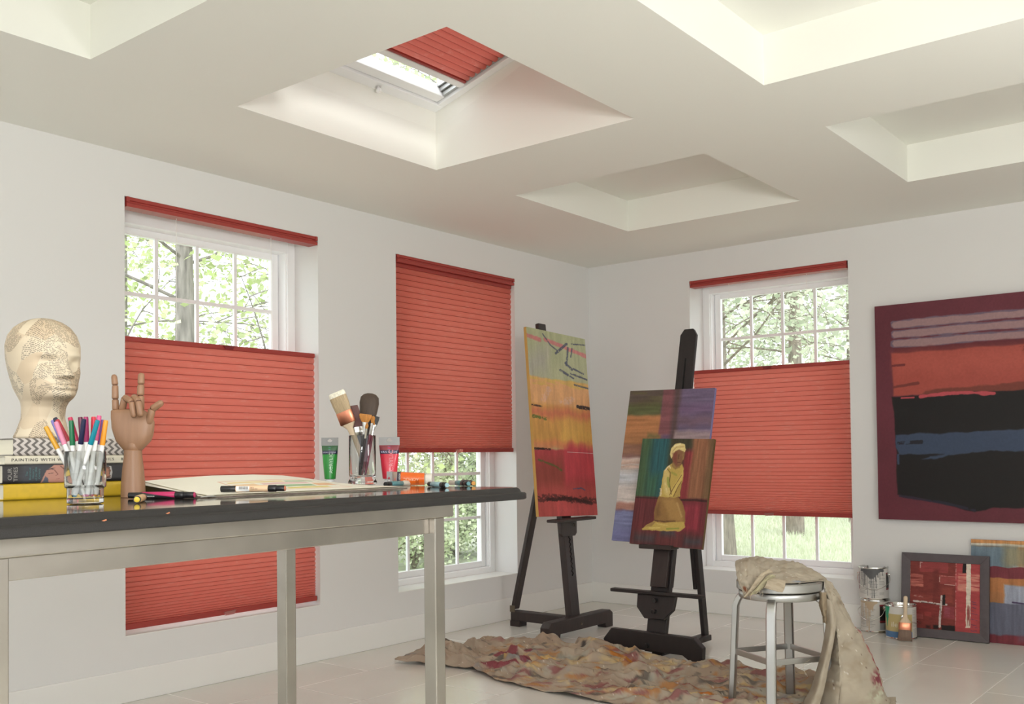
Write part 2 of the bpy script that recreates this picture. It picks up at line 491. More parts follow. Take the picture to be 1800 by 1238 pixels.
# ------------------------------------------------------------------ windows
M_glass = bpy.data.materials.new('window_glass'); M_glass.use_nodes = True
nt = M_glass.node_tree; nt.nodes.remove(nt.nodes['Principled BSDF'])
tr = nt.nodes.new('ShaderNodeBsdfTransparent'); gl = nt.nodes.new('ShaderNodeBsdfGlossy'); gl.inputs['Roughness'].default_value = .02
mxs = nt.nodes.new('ShaderNodeMixShader'); fr = nt.nodes.new('ShaderNodeMath'); fr.operation = 'MULTIPLY_ADD'; lw = nt.nodes.new('ShaderNodeLayerWeight'); lw.inputs[0].default_value = .12; nt.links.new(lw.outputs[1], fr.inputs[0]); fr.inputs[1].default_value = .4; fr.inputs[2].default_value = .03
tr.inputs[0].default_value = (.97, .985, .98, 1)
nt.links.new(fr.outputs[0], mxs.inputs[0]); nt.links.new(tr.outputs[0], mxs.inputs[1]); nt.links.new(gl.outputs[0], mxs.inputs[2]); nt.links.new(mxs.outputs[0], nt.nodes['Material Output'].inputs[0])

def window(name, W, M):
    """double-hung window; local x along the wall, local y outwards, z up"""
    a, b = W
    root = bpy.data.objects.new(name, None); COL.objects.link(root); root.matrix_world = M; ROOT[name] = M
    tag(root, kind='structure')
    f = MB(); t = .05; d0, d1 = .19, .31
    f.box((a, d0, ZB), (a + t, d1, ZT)); f.box((b - t, d0, ZB), (b, d1, ZT)); f.box((a + t, d0, ZT - t - .02), (b - t, d1, ZT)); f.box((a + t, d0, ZB), (b - t, d1, ZB + .04))
    f.box((a + t - .012, d0 + .012, ZB), (a + t + .006, d0 + .03, ZT - t)); f.box((b - t - .006, d0 + .012, ZB), (b - t + .012, d0 + .03, ZT - t))
    f.build('window_frame', M_vinyl, root, smooth=0, bevel=.003, local=True)
    for nm, z0, z1, y0 in (('upper_sash', 1.255, ZT - .062, .265), ('lower_sash', ZB + .04, 1.285, .228)):
        s = MB(); st = .042
        x0, x1 = a + t + .004, b - t - .004
        s.box((x0, y0, z0), (x0 + st, y0 + .034, z1)); s.box((x1 - st, y0, z0), (x1, y0 + .034, z1))
        s.box((x0 + st, y0, z0), (x1 - st, y0 + .034, z0 + .04)); s.box((x0 + st, y0, z1 - .04), (x1 - st, y0 + .034, z1))
        so = s.build(nm, M_vinyl, root, smooth=0, bevel=.004, local=True)
        gx0, gx1, gz0, gz1 = x0 + st, x1 - st, z0 + .04, z1 - .04
        m = MB(); w = .009
        for k in (1, 2, 3):
            x = gx0 + (gx1 - gx0) * k / 4; m.box((x - w, y0 + .008, gz0), (x + w, y0 + .024, gz1))
        for k in (1, 2):
            z = gz0 + (gz1 - gz0) * k / 3; m.box((gx0, y0 + .0085, z - w), (gx1, y0 + .0235, z + w))
        m.build('muntins', M_vinyl, so, smooth=0, local=True)
        MB().box((gx0 - .005, y0 + .014, gz0 - .005), (gx1 + .005, y0 + .017, gz1 + .005)).build('pane', M_glass, so, smooth=0, local=True)
    MB().box((a, .0, ZB - .0), (b, d0, ZB + .004)).build('sill', M_trim, root, smooth=0, local=True)
    return root
# local x = world y, local y = world -x
ML = Matrix(((0, -1, 0, 0), (1, 0, 0, 0), (0, 0, 1, 0), (0, 0, 0, 1)))
window('window_1', W1, ML)
window('window_2', W2, ML)
window('window_3', W3, Matrix.Identity(4))

# ------------------------------------------------------------------ pleated shades
M_shade = bpy.data.materials.new('red_shade_fabric'); M_shade.use_nodes = True
nt = M_shade.node_tree; nd, lk = nt.nodes, nt.links
nd.remove(nd['Principled BSDF'])
tc = nd.new('ShaderNodeTexCoord'); mp = nd.new('ShaderNodeMapping'); mp.inputs['Scale'].default_value = (9, 9, 60); lk.new(tc.outputs['Object'], mp.inputs[0])
ns = nd.new('ShaderNodeTexNoise'); ns.inputs['Scale'].default_value = 1.6; ns.inputs['Detail'].default_value = 8; ns.inputs['Roughness'].default_value = .7; lk.new(mp.outputs[0], ns.inputs[0])
rm = nd.new('ShaderNodeMapRange'); rm.inputs[1].default_value = .54; rm.inputs[2].default_value = .84; lk.new(ns.outputs[0], rm.inputs[0])
def mixc(c0, c1):
    x = nd.new('ShaderNodeMix'); x.data_type = 'RGBA'; x.inputs[6].default_value = L4(c0); x.inputs[7].default_value = L4(c1); lk.new(rm.outputs[0], x.inputs[0]); return x.outputs[2]
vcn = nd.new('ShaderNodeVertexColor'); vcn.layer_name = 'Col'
def crease_tint(c):
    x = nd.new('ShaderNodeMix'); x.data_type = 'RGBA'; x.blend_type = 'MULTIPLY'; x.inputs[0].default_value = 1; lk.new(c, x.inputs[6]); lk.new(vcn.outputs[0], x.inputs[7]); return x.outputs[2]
df = nd.new('ShaderNodeBsdfDiffuse'); tl = nd.new('ShaderNodeBsdfTranslucent')
lk.new(crease_tint(mixc((208, 112, 102), (226, 165, 155))), df.inputs[0]); lk.new(crease_tint(mixc((253, 200, 188), (254, 230, 224))), tl.inputs[0])
mxs = nd.new('ShaderNodeMixShader'); mxs.inputs[0].default_value = .55
lk.new(df.outputs[0], mxs.inputs[1]); lk.new(tl.outputs[0], mxs.inputs[2]); lk.new(mxs.outputs[0], nd['Material Output'].inputs[0])
M_rail = mat('red_rail', (160, 62, 56), .4)
M_cord = mat('white_cord', (238, 236, 232), .6)
M_clear = mat('clear_plastic_red', (215, 150, 145), .15, trans=.6)

def pleats(z0, z1, pmax, pmin, frac, side, amp=.010):
    """z rows and depth offsets of a pleated sheet hanging from z1 down to z0, tighter towards the bottom"""
    zs = [z1]; L = z1 - z0
    while zs[-1] > z0:
        t = (zs[-1] - z0) / L
        p = pmax if t > frac else pmin + (pmax - pmin) * (t / frac) ** .9
        zs.append(zs[-1] - p)
    zs = np.array(zs); zs = z1 - (z1 - zs) * L / (z1 - zs[-1])
    Z = []; D = []
    for a, b in zip(zs[:-1], zs[1:]):
        for s in (0, .07, .25, .5, .75, .93):
            Z.append(a + (b - a) * s); D.append(-side * (.004 + amp * min(1, (a - b) / .02) ** .5 * abs(sin(pi * s)) ** .7))
    Z.append(z0); D.append(-side * .004)
    return np.array(Z), np.array(D)

def crease_rows(nz, nx):        # the crease rows are coloured a deeper red
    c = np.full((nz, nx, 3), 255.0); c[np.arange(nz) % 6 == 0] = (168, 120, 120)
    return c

def sheet(name, a, b, y, z0, z1, root, side, M_, pmax=.034, pmin=.009, frac=.3):
    Z, D = pleats(z0, z1, pmax, pmin, frac, side)
    xs_ = np.linspace(a, b, 9)
    V = np.stack([np.broadcast_to(xs_[None, :], (len(Z), 9)), np.broadcast_to((y + D)[:, None], (len(Z), 9)), np.broadcast_to(Z[:, None], (len(Z), 9))], -1)
    return npmesh(name, V, gridf(len(Z), 9), M_shade, root, local=True, smooth=False, col=crease_rows(len(Z), 9))

def shade(label, W, M, ztop, zbot, cords=True, frac=.3, pmax=.034):
    a, b = W[0] + .008, W[1] - .008
    root = thing('pleated_shade', label, 'window shade', rot=M, group=None)
    y = .034
    h = MB()       # headrail: a moulded channel with a front lip
    prof = [(-.004, ZT - .002), (-.004, ZT - .016), (.002, ZT - .019), (.002, ZT - .026), (-.006, ZT - .030), (-.006, ZT - .046), (.064, ZT - .046), (.064, ZT - .002)]
    vs = [(x, q[0], q[1]) for x in (a, b) for q in prof]; n = len(prof)
    h.add(vs, [tuple(range(n)), tuple(range(2 * n - 1, n - 1, -1))] + [(i, i + n, (i + 1) % n + n, (i + 1) % n) for i in range(n)])
    hr = h.build('head_rail', M_rail, root, smooth=0, local=True)
    for x in (a, b - .012): MB().box((x - .001, -.009, ZT - .024), (x + .013, .0, ZT - .001)).build('end_cap', M_rail, hr, smooth=0, local=True, bevel=.002)
    mr_ = MB().box((a, y - .016, ztop - .024), (b, y + .016, ztop)).build('middle_rail', M_rail, root, smooth=0, local=True, bevel=.005)
    c = (a + b) / 2
    if ztop < ZT - .1:
        MB().prism([(-.032, 0), (.032, 0), (.020, -.019), (-.020, -.019)], 0, .012, Matrix(((1, 0, 0, c), (0, 0, -1, y - .0162), (0, 1, 0, ztop - .002), (0, 0, 0, 1)))).build('handle', mat('dark_red_clip', (120, 36, 40), .3), mr_, smooth=0, local=True, bevel=.002)
        for t_ in (.25, .75):
            x = a + (b - a) * t_
            MB().tube([(x, y, ZT - .046), (x, y, ztop)], .0013, 6).build('lift_cord', M_cord, root, local=True)
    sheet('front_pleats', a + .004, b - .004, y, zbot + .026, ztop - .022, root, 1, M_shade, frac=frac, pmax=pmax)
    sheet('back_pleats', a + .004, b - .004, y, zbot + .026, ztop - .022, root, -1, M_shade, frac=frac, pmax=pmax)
    br_ = MB().box((a - .002, y - .018, zbot), (b + .002, y + .018, zbot + .027)).build('bottom_rail', M_rail, root, smooth=0, local=True, bevel=.004)
    MB().prism([(-.035, .012), (.035, .016), (.024, -.004), (-.026, -.006)], 0, .006, Matrix(((1, 0, 0, c), (0, 0, -1, y - .0182), (0, 1, 0, zbot + .004), (0, 0, 0, 1)))).build('handle', M_clear, br_, smooth=0, local=True)
    return root
shade('red pleated shade lowered from the top, behind the dark worktop', W1, ML, 1.622, .312)
shade('red pleated shade raised from the bottom, between the worktop and the left easel', W2, ML, ZT - .045, 1.092, frac=.45)
shade('red pleated shade floating mid-window behind the kneeling figure painting', W3, Matrix.Identity(4), 1.632, .662, frac=.4, pmax=.031)

M_shade2 = M_shade.copy(); M_shade2.name = 'blackout_red_fabric'
[q for q in M_shade2.node_tree.nodes if q.bl_idname == 'ShaderNodeMixShader'][0].inputs[0].default_value = .34
# ------------------------------------------------------------------ roof window and its shade
th = math.atan(.264)
MS = Matrix.Translation(Vector((X0, 0, roof(X0)))) @ Matrix.Rotation(-th, 4, 'Y')    # local x up the slope, y along the room, z outwards
SL = (X1 - X0) / cos(th)
rw = bpy.data.objects.new('window_4', None); COL.objects.link(rw); rw.matrix_world = MS; ROOT['window_4'] = MS; tag(rw, kind='structure')
f = MB(); t = .052
f.box((0, Y0, 0), (t, Y1, .09)); f.box((SL - t, Y0, 0), (SL, Y1, .09)); f.box((t, Y0, 0), (SL - t, Y0 + t - .012, .09)); f.box((t, Y1 - t + .012, 0), (SL - t, Y1, .09))
f.build('window_frame', M_vinyl, rw, smooth=0, local=True, bevel=.003)
s = MB(); i0 = t + .002; w0, w1 = Y0 + .042, Y1 - .042
s.box((i0, w0, .012), (i0 + .052, w1, .075)); s.box((SL - t - .05, w0, .012), (SL - t - .002, w1, .075))
sa = s.build('sash', M_vinyl, rw, smooth=0, local=True, bevel=.006)
s = MB()
for k in range(3):
    s.box((i0, w0, .016 + .02 * k), (SL - t, w0 + .016 + .012 * k, .034 + .02 * k)); s.box((i0, w1 - .016 - .012 * k, .016 + .02 * k), (SL - t, w1, .034 + .02 * k))
s.build('side_channel', M_alu, rw, smooth=0, local=True)
MB().box((i0, w0, .078), (SL - t, w1, .084)).build('pane', M_glass, rw, smooth=0, local=True)
kb = MB().lathe([(0, -.028), (.010, -.026), (.013, -.018), (.010, -.010), (.006, -.006), (.006, 0), (.016, 0), (.016, .003), (0, .003)], 16, Matrix.Translation((.022, -2.965, 0)))
kb.build('knob', M_white, rw, local=True)
xa = .205
root = thing('skylight_shade', 'red pleated shade half drawn across the roof window', 'window shade', rot=MS)
MB().box((xa, w0 + .004, .004), (xa + .034, w1 - .004, .026)).build('front_rail', M_vinyl, root, smooth=0, local=True, bevel=.004)
Z, D = pleats(xa + .046, SL - .06, .036, .03, .1, 1, .014)
for nm, sd in (('front_pleats', 1), ('back_pleats', -1)):
    Z, D = pleats(xa + .046, SL - .06, .036, .03, .1, sd, .013)
    V = np.stack([np.broadcast_to(Z[:, None], (len(Z), 5)), np.broadcast_to(np.linspace(w0 + .012, w1 - .012, 5)[None], (len(Z), 5)), np.broadcast_to((.026 + D)[:, None], (len(Z), 5))], -1)
    npmesh(nm, V, gridf(len(Z), 5), M_shade2, root, local=True, smooth=False, col=crease_rows(len(Z), 5))
MB().box((xa + .034, w0 + .008, .008), (xa + .048, w1 - .008, .024)).build('red_edge_rail', M_rail, root, smooth=0, local=True, bevel=.003)
# ------------------------------------------------------------------ the worktop and what lies on it
TZ = .98
tb = thing('work_table', 'long work table with black stone top on brushed steel legs', 'table', (1.9, -4.8, 0))
XF, XK, YL, YR = 2.425, 1.35, -5.75, -3.885
# stepped stone edge: lofted outline, then closed top and bottom
def outline(d, z, r=.06):
    pts = []
    for cx, cy, a0 in ((XF - r, YR - r, 0), (XK + r, YR - r, 90), (XK + r, YL + r, 180), (XF - r, YL + r, 270)):
        for k in range(7):
            a = radians(a0 + 15 * k); pts.append((cx + (r + d) * cos(a), cy + (r + d) * sin(a), z))
    return pts
rings = [outline(d, TZ + z) for d, z in ((.018, -.031), (.021, -.029), (.021, -.0165), (.018, -.0135), (.010, -.0128), (.006, -.011), (.004, -.006), (0, -.002), (-.004, 0))]
M_top = mat('polished_stone_top', (58, 54, 50), .07, spec=.6, noise=.3, nscale=500)
st = MB().loft(rings).build('stone_top', M_stone, tb, smooth=50)
pol = MB().loft([outline(-.006, TZ + .0001), outline(-.0065, TZ + .0005)]).build('polished_surface', M_top, st, smooth=0)
LX, LY0, LY1, LX2 = 2.269, -5.272, -4.091, 1.706
LW = .040
ft = TZ - .031
for x in (LX, LX2):
    for y in (LY0, LY1):
        x0 = x - LW if x == LX else x - LW
        lg = MB().box((x0, y, .012), (x0 + LW, y + LW, TZ - .075)).build('leg', M_steel, tb, smooth=0, bevel=.003)
        MB().box((x0 + .004, y + .004, 0), (x0 + LW - .004, y + LW - .004, .012)).build('foot_pad', M_black, lg, smooth=0, bevel=.002)
ya, yb_ = LY0 - .02, LY1 + LW + .022
xb = LX2 - LW - .01
z1, z0 = ft, .905
fr = MB()
fr.box((LX - .03, ya, z0), (LX + .014, yb_, z1)); fr.box((xb, ya, z0), (xb + .044, yb_, z1)); fr.box((xb + .044, ya, z0), (LX - .03, ya + .044, z1)); fr.box((xb + .044, yb_ - .044, z0), (LX - .03, yb_, z1))
fr.build('top_frame', M_steel, tb, smooth=0, bevel=.0025)
MB().box((LX - .038, LY0 + LW, .862), (LX - .020, LY1 - .0, .9025)).build('apron_rail', M_steel, tb, smooth=0, bevel=.002)
MB().box((LX2 - .035, LY0 + LW, .862), (LX2 - .018, LY1 - .0, .905)).build('apron_rail', M_steel, tb, smooth=0, bevel=.002)
M_chip = mat('bare_stone_chip', (188, 120, 84), .8)
for px, py, w in ((126, 912, 4.5), (243, 900, 4.0)):
    p = at(px, py, 0, XF + .0212)
    MB().prism([(-w * .0011, -.0006), (w * .0009, .0018), (w * .0011, -.0004), (0, -.0016)], 0, .0004, Matrix(((0, 0, 1, XF + .0208), (1, 0, 0, p.y), (0, 1, 0, p.z), (0, 0, 0, 1)))).build('chip', M_chip, st, smooth=0)

PIV = Matrix.Translation((2.445, -3.93, 0)); tb.matrix_world = PIV @ Matrix.Rotation(radians(4.5), 4, 'Z') @ PIV.inverted() @ tb.matrix_world

# ---- books: spines face the camera
M_pages = mat('book_pages', (228, 222, 204), .8, noise=.12, nscale=3, stretch=(1, 1, 700))
yb0 = at(6, 881, 2, TZ)
BX, BY = yb0.x, yb0.y
BH = .285
def book(label, z, th_, dy, dx, ln, rgb, cover, sl=BH):
    """spine on the plane x = BX + dx running towards +y; pages behind; rgb (ny, nx, 3) is the printed spine"""
    r = thing('book', label, 'book', (BX + dx, BY + dy, z), group='books stacked under the head')
    x1, y0 = BX + dx, BY + dy
    cv = MB(); t = .0025
    cv.box((x1 - ln, y0, z), (x1 - .004, y0 + sl, z + t)); cv.box((x1 - ln, y0, z + th_ - t), (x1 - .004, y0 + sl, z + th_))
    cv.build('covers', cover, r, smooth=0, bevel=.0007)
    MB().box((x1 - ln + .004, y0 + .003, z + t), (x1 - .008, y0 + sl - .003, z + th_ - t)).build('page_block', M_pages, r, smooth=0)
    ny, nx = rgb.shape[:2]
    a = np.linspace(-1, 1, ny)
    yy = np.linspace(y0, y0 + sl, nx)
    bul = .004 * np.sqrt(np.clip(1 - np.abs(a) ** 6, 0, 1))
    V = np.stack([np.broadcast_to((x1 - .004 + bul)[:, None], (ny, nx)), np.broadcast_to(yy[None], (ny, nx)), np.broadcast_to((z + th_ / 2 - a * th_ / 2)[:, None], (ny, nx))], -1)
    npmesh('spine', V, gridf(ny, nx)[:, ::-1], M_print, r, col=rgb)
    return r, x1, y0
def spine_M(x, y, z):      # letters run towards +y, up is +z, out of the page is +x
    return Matrix(((0, 0, 1, x), (1, 0, 0, y), (0, 1, 0, z), (0, 0, 0, 1)))
zz = TZ + .0006
c = Cv(30, 60, (208, 172, 44)); c.var(.05, 40, 4, 3)
r, x, y = book('thick yellow hardback at the bottom of the stack, flat on the worktop', zz, .036, 0, 0, .235, c.c, mat('yellow_cover', (208, 172, 48), .5)); zz += .036
c = Cv(60, 420, (40, 37, 38)); c.var(.25, 8, 4, 2)
c.rect(.14, 0, .46, 1, (58, 62, 70), .7, soft=.05); c.poly([(.29, 1.0), (.335, .35), (.40, .05), (.56, .05), (.56, 1)], (178, 128, 112), 1, rough=.004)
c.poly([(.30, 1), (.33, .62), (.345, .75), (.36, 1)], (82, 84, 96)); c.stroke([(.345, .3), (.40, .2)], .012, (70, 52, 56)); c.stroke([(.36, .5), (.385, .48)], .012, (60, 44, 46)); c.stroke([(.37, .25), (.39, .28)], .012, (60, 44, 46))
c.stroke([(.40, .3), (.43, .55), (.41, .62)], .006, (122, 76, 66)); c.stroke([(.42, .8), (.44, .78)], .006, (130, 60, 60)); c.stroke([(.45, .1), (.5, .4)], .008, (120, 84, 72))
c.stroke([(.815, .14), (.87, .16), (.88, .5), (.87, .84), (.815, .88), (.795, .7), (.795, .3), (.815, .14)], .012, (176, 172, 168), rough=.1); c.rect(.80, .2, .872, .82, (110, 76, 62)); c.poly([(.815, .3), (.855, .28), (.86, .7), (.835, .76), (.81, .7)], (166, 112, 88)); c.stroke([(.82, .45), (.85, .45)], .005, (60, 40, 36)); c.stroke([(.825, .62), (.845, .62)], .005, (110, 50, 46))
r, x, y = book('black history book with faces on its spine, second from the bottom', zz, .042, -.004, .004, .24, c.c, mat('black_cover', (32, 30, 30), .4))
Mr = spine_M(x + .0007, y + .022, zz + .021) @ Matrix.Rotation(pi / 2, 4, 'Z')
text('title_lettering', 'OUR\nTIMES', .0125, mat('grey_foil', (150, 146, 140), .4), r, Mr, align='CENTER')
text('subtitle_lettering', 'The\nIllustrated\nHistory\nof the 20th\nCentury', .0068, mat('teal_foil', (84, 124, 124), .5), r, spine_M(x + .0007, y + .066, zz + .021) @ Matrix.Rotation(pi / 2, 4, 'Z'), align='CENTER')
zz += .042
c = Cv(20, 60, (214, 207, 188)); c.var(.05, 30, 3, 4)
r, x, y = book('slim cream painting manual, third from the bottom', zz, .0195, .003, .001, .235, c.c, mat('cream_cover', (214, 208, 190), .5))
text('title_lettering', 'PAINTING WITH WATERCOLORS & OILS', .0090, M_ink, r, spine_M(x + .0005, y + .013, zz + .0098), spacing=1.25, fit=.238)
text('author_lettering', 'B', .0090, M_ink, r, spine_M(x + .0005, y + .270, zz + .0098))
zz += .0195
c = Cv(80, 560, (198, 190, 184))
ph = np.abs(((c.v * 4.6 / 2 + .12) % 1) * 2 - 1)
k = ((c.u * 17.5 + ph * .62) % 1)
c.mix(np.clip((.5 - k) / .05, 0, 1) * np.clip(k / .05, 0, 1), (104, 98, 94))
r, x, y = book('grey zigzag-patterned hardback on top of the stack', zz, .0385, .020, .002, .235, c.c, mat('grey_cover', (120, 114, 110), .5))
HEADZ = zz + .0385

# ---- papier-mache head
hp = at(72, 770, 1, BY + .13)
HY = BY + .140; HX = BX - .115
M_head = mat('newsprint_paper', (222, 200, 166), .55, bump=.1, bscale=60)
nd, lk, b = nodes(M_head)
uvn = nd.new('ShaderNodeUVMap'); uvn.uv_map = 'UVMap'
vo = nd.new('ShaderNodeTexVoronoi'); vo.voronoi_dimensions = '2D'; vo.inputs['Scale'].default_value = 19; lk.new(uvn.outputs[0], vo.inputs['Vector'])
sc = nd.new('ShaderNodeSeparateColor'); lk.new(vo.outputs['Color'], sc.inputs[0])
rot = nd.new('ShaderNodeVectorRotate'); rot.rotation_type = 'Z_AXIS'; lk.new(uvn.outputs[0], rot.inputs['Vector']); lk.new(mth(nd, lk, 'MULTIPLY', sc.outputs[0], 6.28), rot.inputs['Angle'])
sp = nd.new('ShaderNodeSeparateXYZ'); lk.new(rot.outputs[0], sp.inputs[0])
ln = mth(nd, lk, 'MULTIPLY', sp.outputs[1], 290.0)
lf = mth(nd, lk, 'FRACT', ln); row = mth(nd, lk, 'FLOOR', ln)
inrow = mth(nd, lk, 'LESS_THAN', lf, .55)
cx_ = nd.new('ShaderNodeCombineXYZ'); lk.new(mth(nd, lk, 'MULTIPLY', sp.outputs[0], 330.0), cx_.inputs[0]); lk.new(mth(nd, lk, 'MULTIPLY', row, 7.3), cx_.inputs[1])
wn_ = nd.new('ShaderNodeTexNoise'); wn_.noise_dimensions = '2D'; wn_.inputs['Scale'].default_value = 1.0; wn_.inputs['Detail'].default_value = 1; lk.new(cx_.outputs[0], wn_.inputs['Vector'])
word = mth(nd, lk, 'GREATER_THAN', wn_.outputs[0], .44)
on = mth(nd, lk, 'LESS_THAN', sc.outputs[1], .56)
big = nd.new('ShaderNodeTexNoise'); big.inputs['Scale'].default_value = 30; lk.new(uvn.outputs[0], big.inputs['Vector'])
on2 = mth(nd, lk, 'GREATER_THAN', big.outputs[0], .42)
fac = mth(nd, lk, 'MULTIPLY', mth(nd, lk, 'MULTIPLY', inrow, word), mth(nd, lk, 'MULTIPLY', on, on2))
fac = mth(nd, lk, 'MULTIPLY', fac, .66)
pm = nd.new('ShaderNodeMix'); pm.data_type = 'RGBA'; pm.inputs[6].default_value = L4((222, 208, 184)); pm.inputs[7].default_value = L4((204, 182, 154)); lk.new(sc.outputs[2], pm.inputs[0])
im = nd.new('ShaderNodeMix'); im.data_type = 'RGBA'; lk.new(fac, im.inputs[0]); lk.new(pm.outputs[2], im.inputs[6]); im.inputs[7].default_value = L4((92, 84, 76)); lk.new(im.outputs[2], b.inputs['Base Color'])

hz = np.array([0, .4, 2, 5, 7.5, 8.8, 9.6, 10.6, 12, 14.5, 17, 19, 22, 24.5, 26.3, 27.6, 28.3, 28.6])
hf = np.array([5.7, 6.3, 5.5, 4.5, 4.6, 5.9, 8.2, 8.9, 8.9, 8.6, 8.3, 8.7, 8.7, 7.7, 6.2, 4.2, 2.2, .05])
hb = np.array([5.7, 6.3, 5.7, 5.2, 5.5, 5.9, 6.2, 6.7, 7.5, 8.6, 9.5, 10.0, 10.2, 9.4, 7.9, 5.6, 3.2, .05])
hw = np.array([5.7, 6.3, 5.6, 4.7, 4.75, 5.0, 5.4, 5.9, 6.5, 7.0, 7.4, 7.6, 7.7, 7.1, 5.9, 4.1, 2.2, .05])
def smooth_interp(z, zs_, v):
    t = np.interp(z, zs_, v); 
    for _ in range(3):
        t = np.concatenate([[t[0]], .25 * t[:-2] + .5 * t[1:-1] + .25 * t[2:], [t[-1]]])
    return t
zs_ = np.concatenate([np.linspace(0, 27, 150), 27 + 1.6 * np.sin(np.linspace(.03, pi / 2, 26))]); nA = 128
F_, B_, W_ = [smooth_interp(zs_, hz, q) for q in (hf, hb, hw)]
ph = np.linspace(-pi, pi, nA, endpoint=False)
PH, ZZ = np.meshgrid(ph, zs_)
cf = np.cos(PH); sf = np.sin(PH)
ex = 1 / np.sqrt((cf / np.where(cf > 0, F_[:, None], B_[:, None])) ** 2 + (sf / W_[:, None]) ** 2)
g = lambda x, s: np.exp(-(x / s) ** 2)
nz = np.clip((18.6 - ZZ) / 4.2, 0, 1) * np.clip((ZZ - 13.6) / .9, 0, 1)
ex = ex + 2.5 * nz * g(PH, .13 + .10 * np.clip((16.5 - ZZ) / 3, 0, 1)) * (ZZ < 19)
ex = ex + .35 * g(np.abs(PH) - .16, .08) * g(ZZ - 14.4, .6)
ex = ex - 1.0 * g(np.abs(PH) - .42, .2) * g(ZZ - 17.6, 1.0) + .28 * g(np.abs(PH) - .42, .15) * g(ZZ - 17.4, .45)
ex = ex + .35 * g(np.abs(PH) - .38, .3) * g(ZZ - 19.4, .6)
ex = ex + .55 * g(PH, .3) * (g(ZZ - 12.8, .45) + g(ZZ - 11.7, .5)) - .35 * g(PH, .34) * g(ZZ - 12.25, .16) - .25 * g(PH, .4) * g(ZZ - 11.0, .4)
ex = ex + .45 * g(PH, .34) * g(ZZ - 10.0, .7) + .3 * g(np.abs(PH) - .75, .3) * g(ZZ - 15.5, 1.6)
ang = math.atan2(-.30, 1.0)                 # the face looks to the right of the camera
lean = np.interp(ZZ, [0, 9, 28], [0, 1.2, .6])
lx = (ex * cf + lean) / 100; ly = ex * sf / 100
fdir = (RGT * .82 - FWD * .57); fdir.z = 0; fdir.normalize(); fl = Vector((-fdir.y, fdir.x, 0))
V = np.stack([HX + lx * fdir.x + ly * fl.x, HY + lx * fdir.y + ly * fl.y, HEADZ + .0004 + ZZ / 100 * 1.0], -1)
hd = thing('mannequin_head', 'mannequin head pasted over with newsprint, standing on the books', 'mannequin head', (HX, HY, HEADZ))
uvs = np.stack([PH * .078 + 1, ZZ / 100 + .3 + .02 * np.sin(PH * 3)], -1)
npmesh('head', V, gridf(len(zs_), nA, True), M_head, hd, uv=uvs)

# ---- wooden artist's hand
hb0 = at(226, 876, 2, TZ)
hr_ = RGT.copy(); hr_.z = 0; hr_.normalize(); ha = Vector((-hr_.y, hr_.x, 0))
ha = (FWD - Vector((0, 0, FWD.z))).normalized()
S_ = (hb0 - CAM).dot(FWD) / FPX
org = hb0 + ha * .027 + Vector((0, 0, .0006))
def HP(px, py, d=0.0):          # a point of the hand: pixel offsets from the foot of its stand, d towards the viewer
    return org + hr_ * ((px - 226) * S_) + Vector((0, 0, (876 - py) * S_)) - ha * d
M_hand = mat('pale_beech_wood', (150, 113, 86), .4, noise=.10, nscale=14, stretch=(8, 8, .8), bump=.03, bscale=40)
M_joint = mat('joint_gap', (92, 58, 44), .6)
wh = thing('wooden_hand', 'jointed wooden hand making a horns sign beside the marker glass', 'artist mannequin hand', org)
MB().lathe([(0, 0), (.0262, 0), (.0270, .0012), (.0262, .03), (.0232, .066), (.0200, .093), (.0196, .1065), (.0180, .108), (0, .108)], 40, Matrix.Translation(org)).build('wrist_stand', M_hand, wh)
MB().lathe([(0, .1078), (.0186, .1078), (.0198, .110), (.0198, .122), (.0186, .124), (0, .124)], 32, Matrix.Translation(org), 1.0, .85).build('wrist_collar', M_hand, wh)
def ell(cx, py, hw_, ht, cd=0.0, n=32):
    c0 = HP(cx, py, cd)
    return [c0 + hr_ * (hw_ * S_ * math.copysign(abs(cos(a)) ** .85, cos(a))) + ha * (ht * math.copysign(abs(sin(a)) ** .85, sin(a))) for a in [2 * pi * k / n for k in range(n)]]
pr = [(226, 793, 15, .013), (226, 791, 17, .0150), (226.5, 785, 22.5, .0165), (227, 776, 30.5, .0178), (227, 764, 35, .018), (226, 752, 37.5, .0178), (226, 742, 38.2, .017), (223.5, 734, 36.5, .0155), (220.5, 727, 33.5, .0142), (217.5, 722, 30.5, .0125), (217, 720, 28.5, .010), (217, 719, 25, .006)]
MB().loft([ell(*q) for q in pr]).build('palm', M_hand, wh, smooth=60)
def finger(name, pts, r):
    pts = [HP(*p) for p in pts]; prev = None; o0 = None
    for i in range(len(pts) - 1):
        a, c_ = pts[i], pts[i + 1]; d = (c_ - a).normalized(); L = (c_ - a).length
        r0, r1 = r * (1.0 - .06 * i), r * (1.0 - .06 * (i + 1)); last = i == len(pts) - 2
        g0 = .0006
        prof = [(0, g0), (r0 * .7, g0), (r0 * .96, g0 + r0 * .18), (r0, g0 + r0 * .5)]
        prof += [(r1, L - r1 * .9), (r1 * .8, L - r1 * .35), (r1 * .45, L - r1 * .06), (0, L)] if last else [(r1, L - r1 * .35), (r1 * .9, L - r1 * .12), (r1 * .6, L), (0, L)]
        o = MB().lathe(prof, 20, frame_from(d, hr_, a)).build(name if i == 0 else 'phalanx', M_hand, wh if i == 0 else o0, smooth=50)
        if i == 0:
            o0 = o
        jt = MB().lathe([(0, -.0010), (r0 * .72, -.0010), (r0 * .72, .0010), (0, .0010)], 16, frame_from(d, hr_, a)).build('joint_pin', M_joint, o0)
finger('little_finger', [(195.5, 720.5, .0), (195.2, 701, .002), (195, 676, .002), (192.5, 656.5, .001)], .0079)
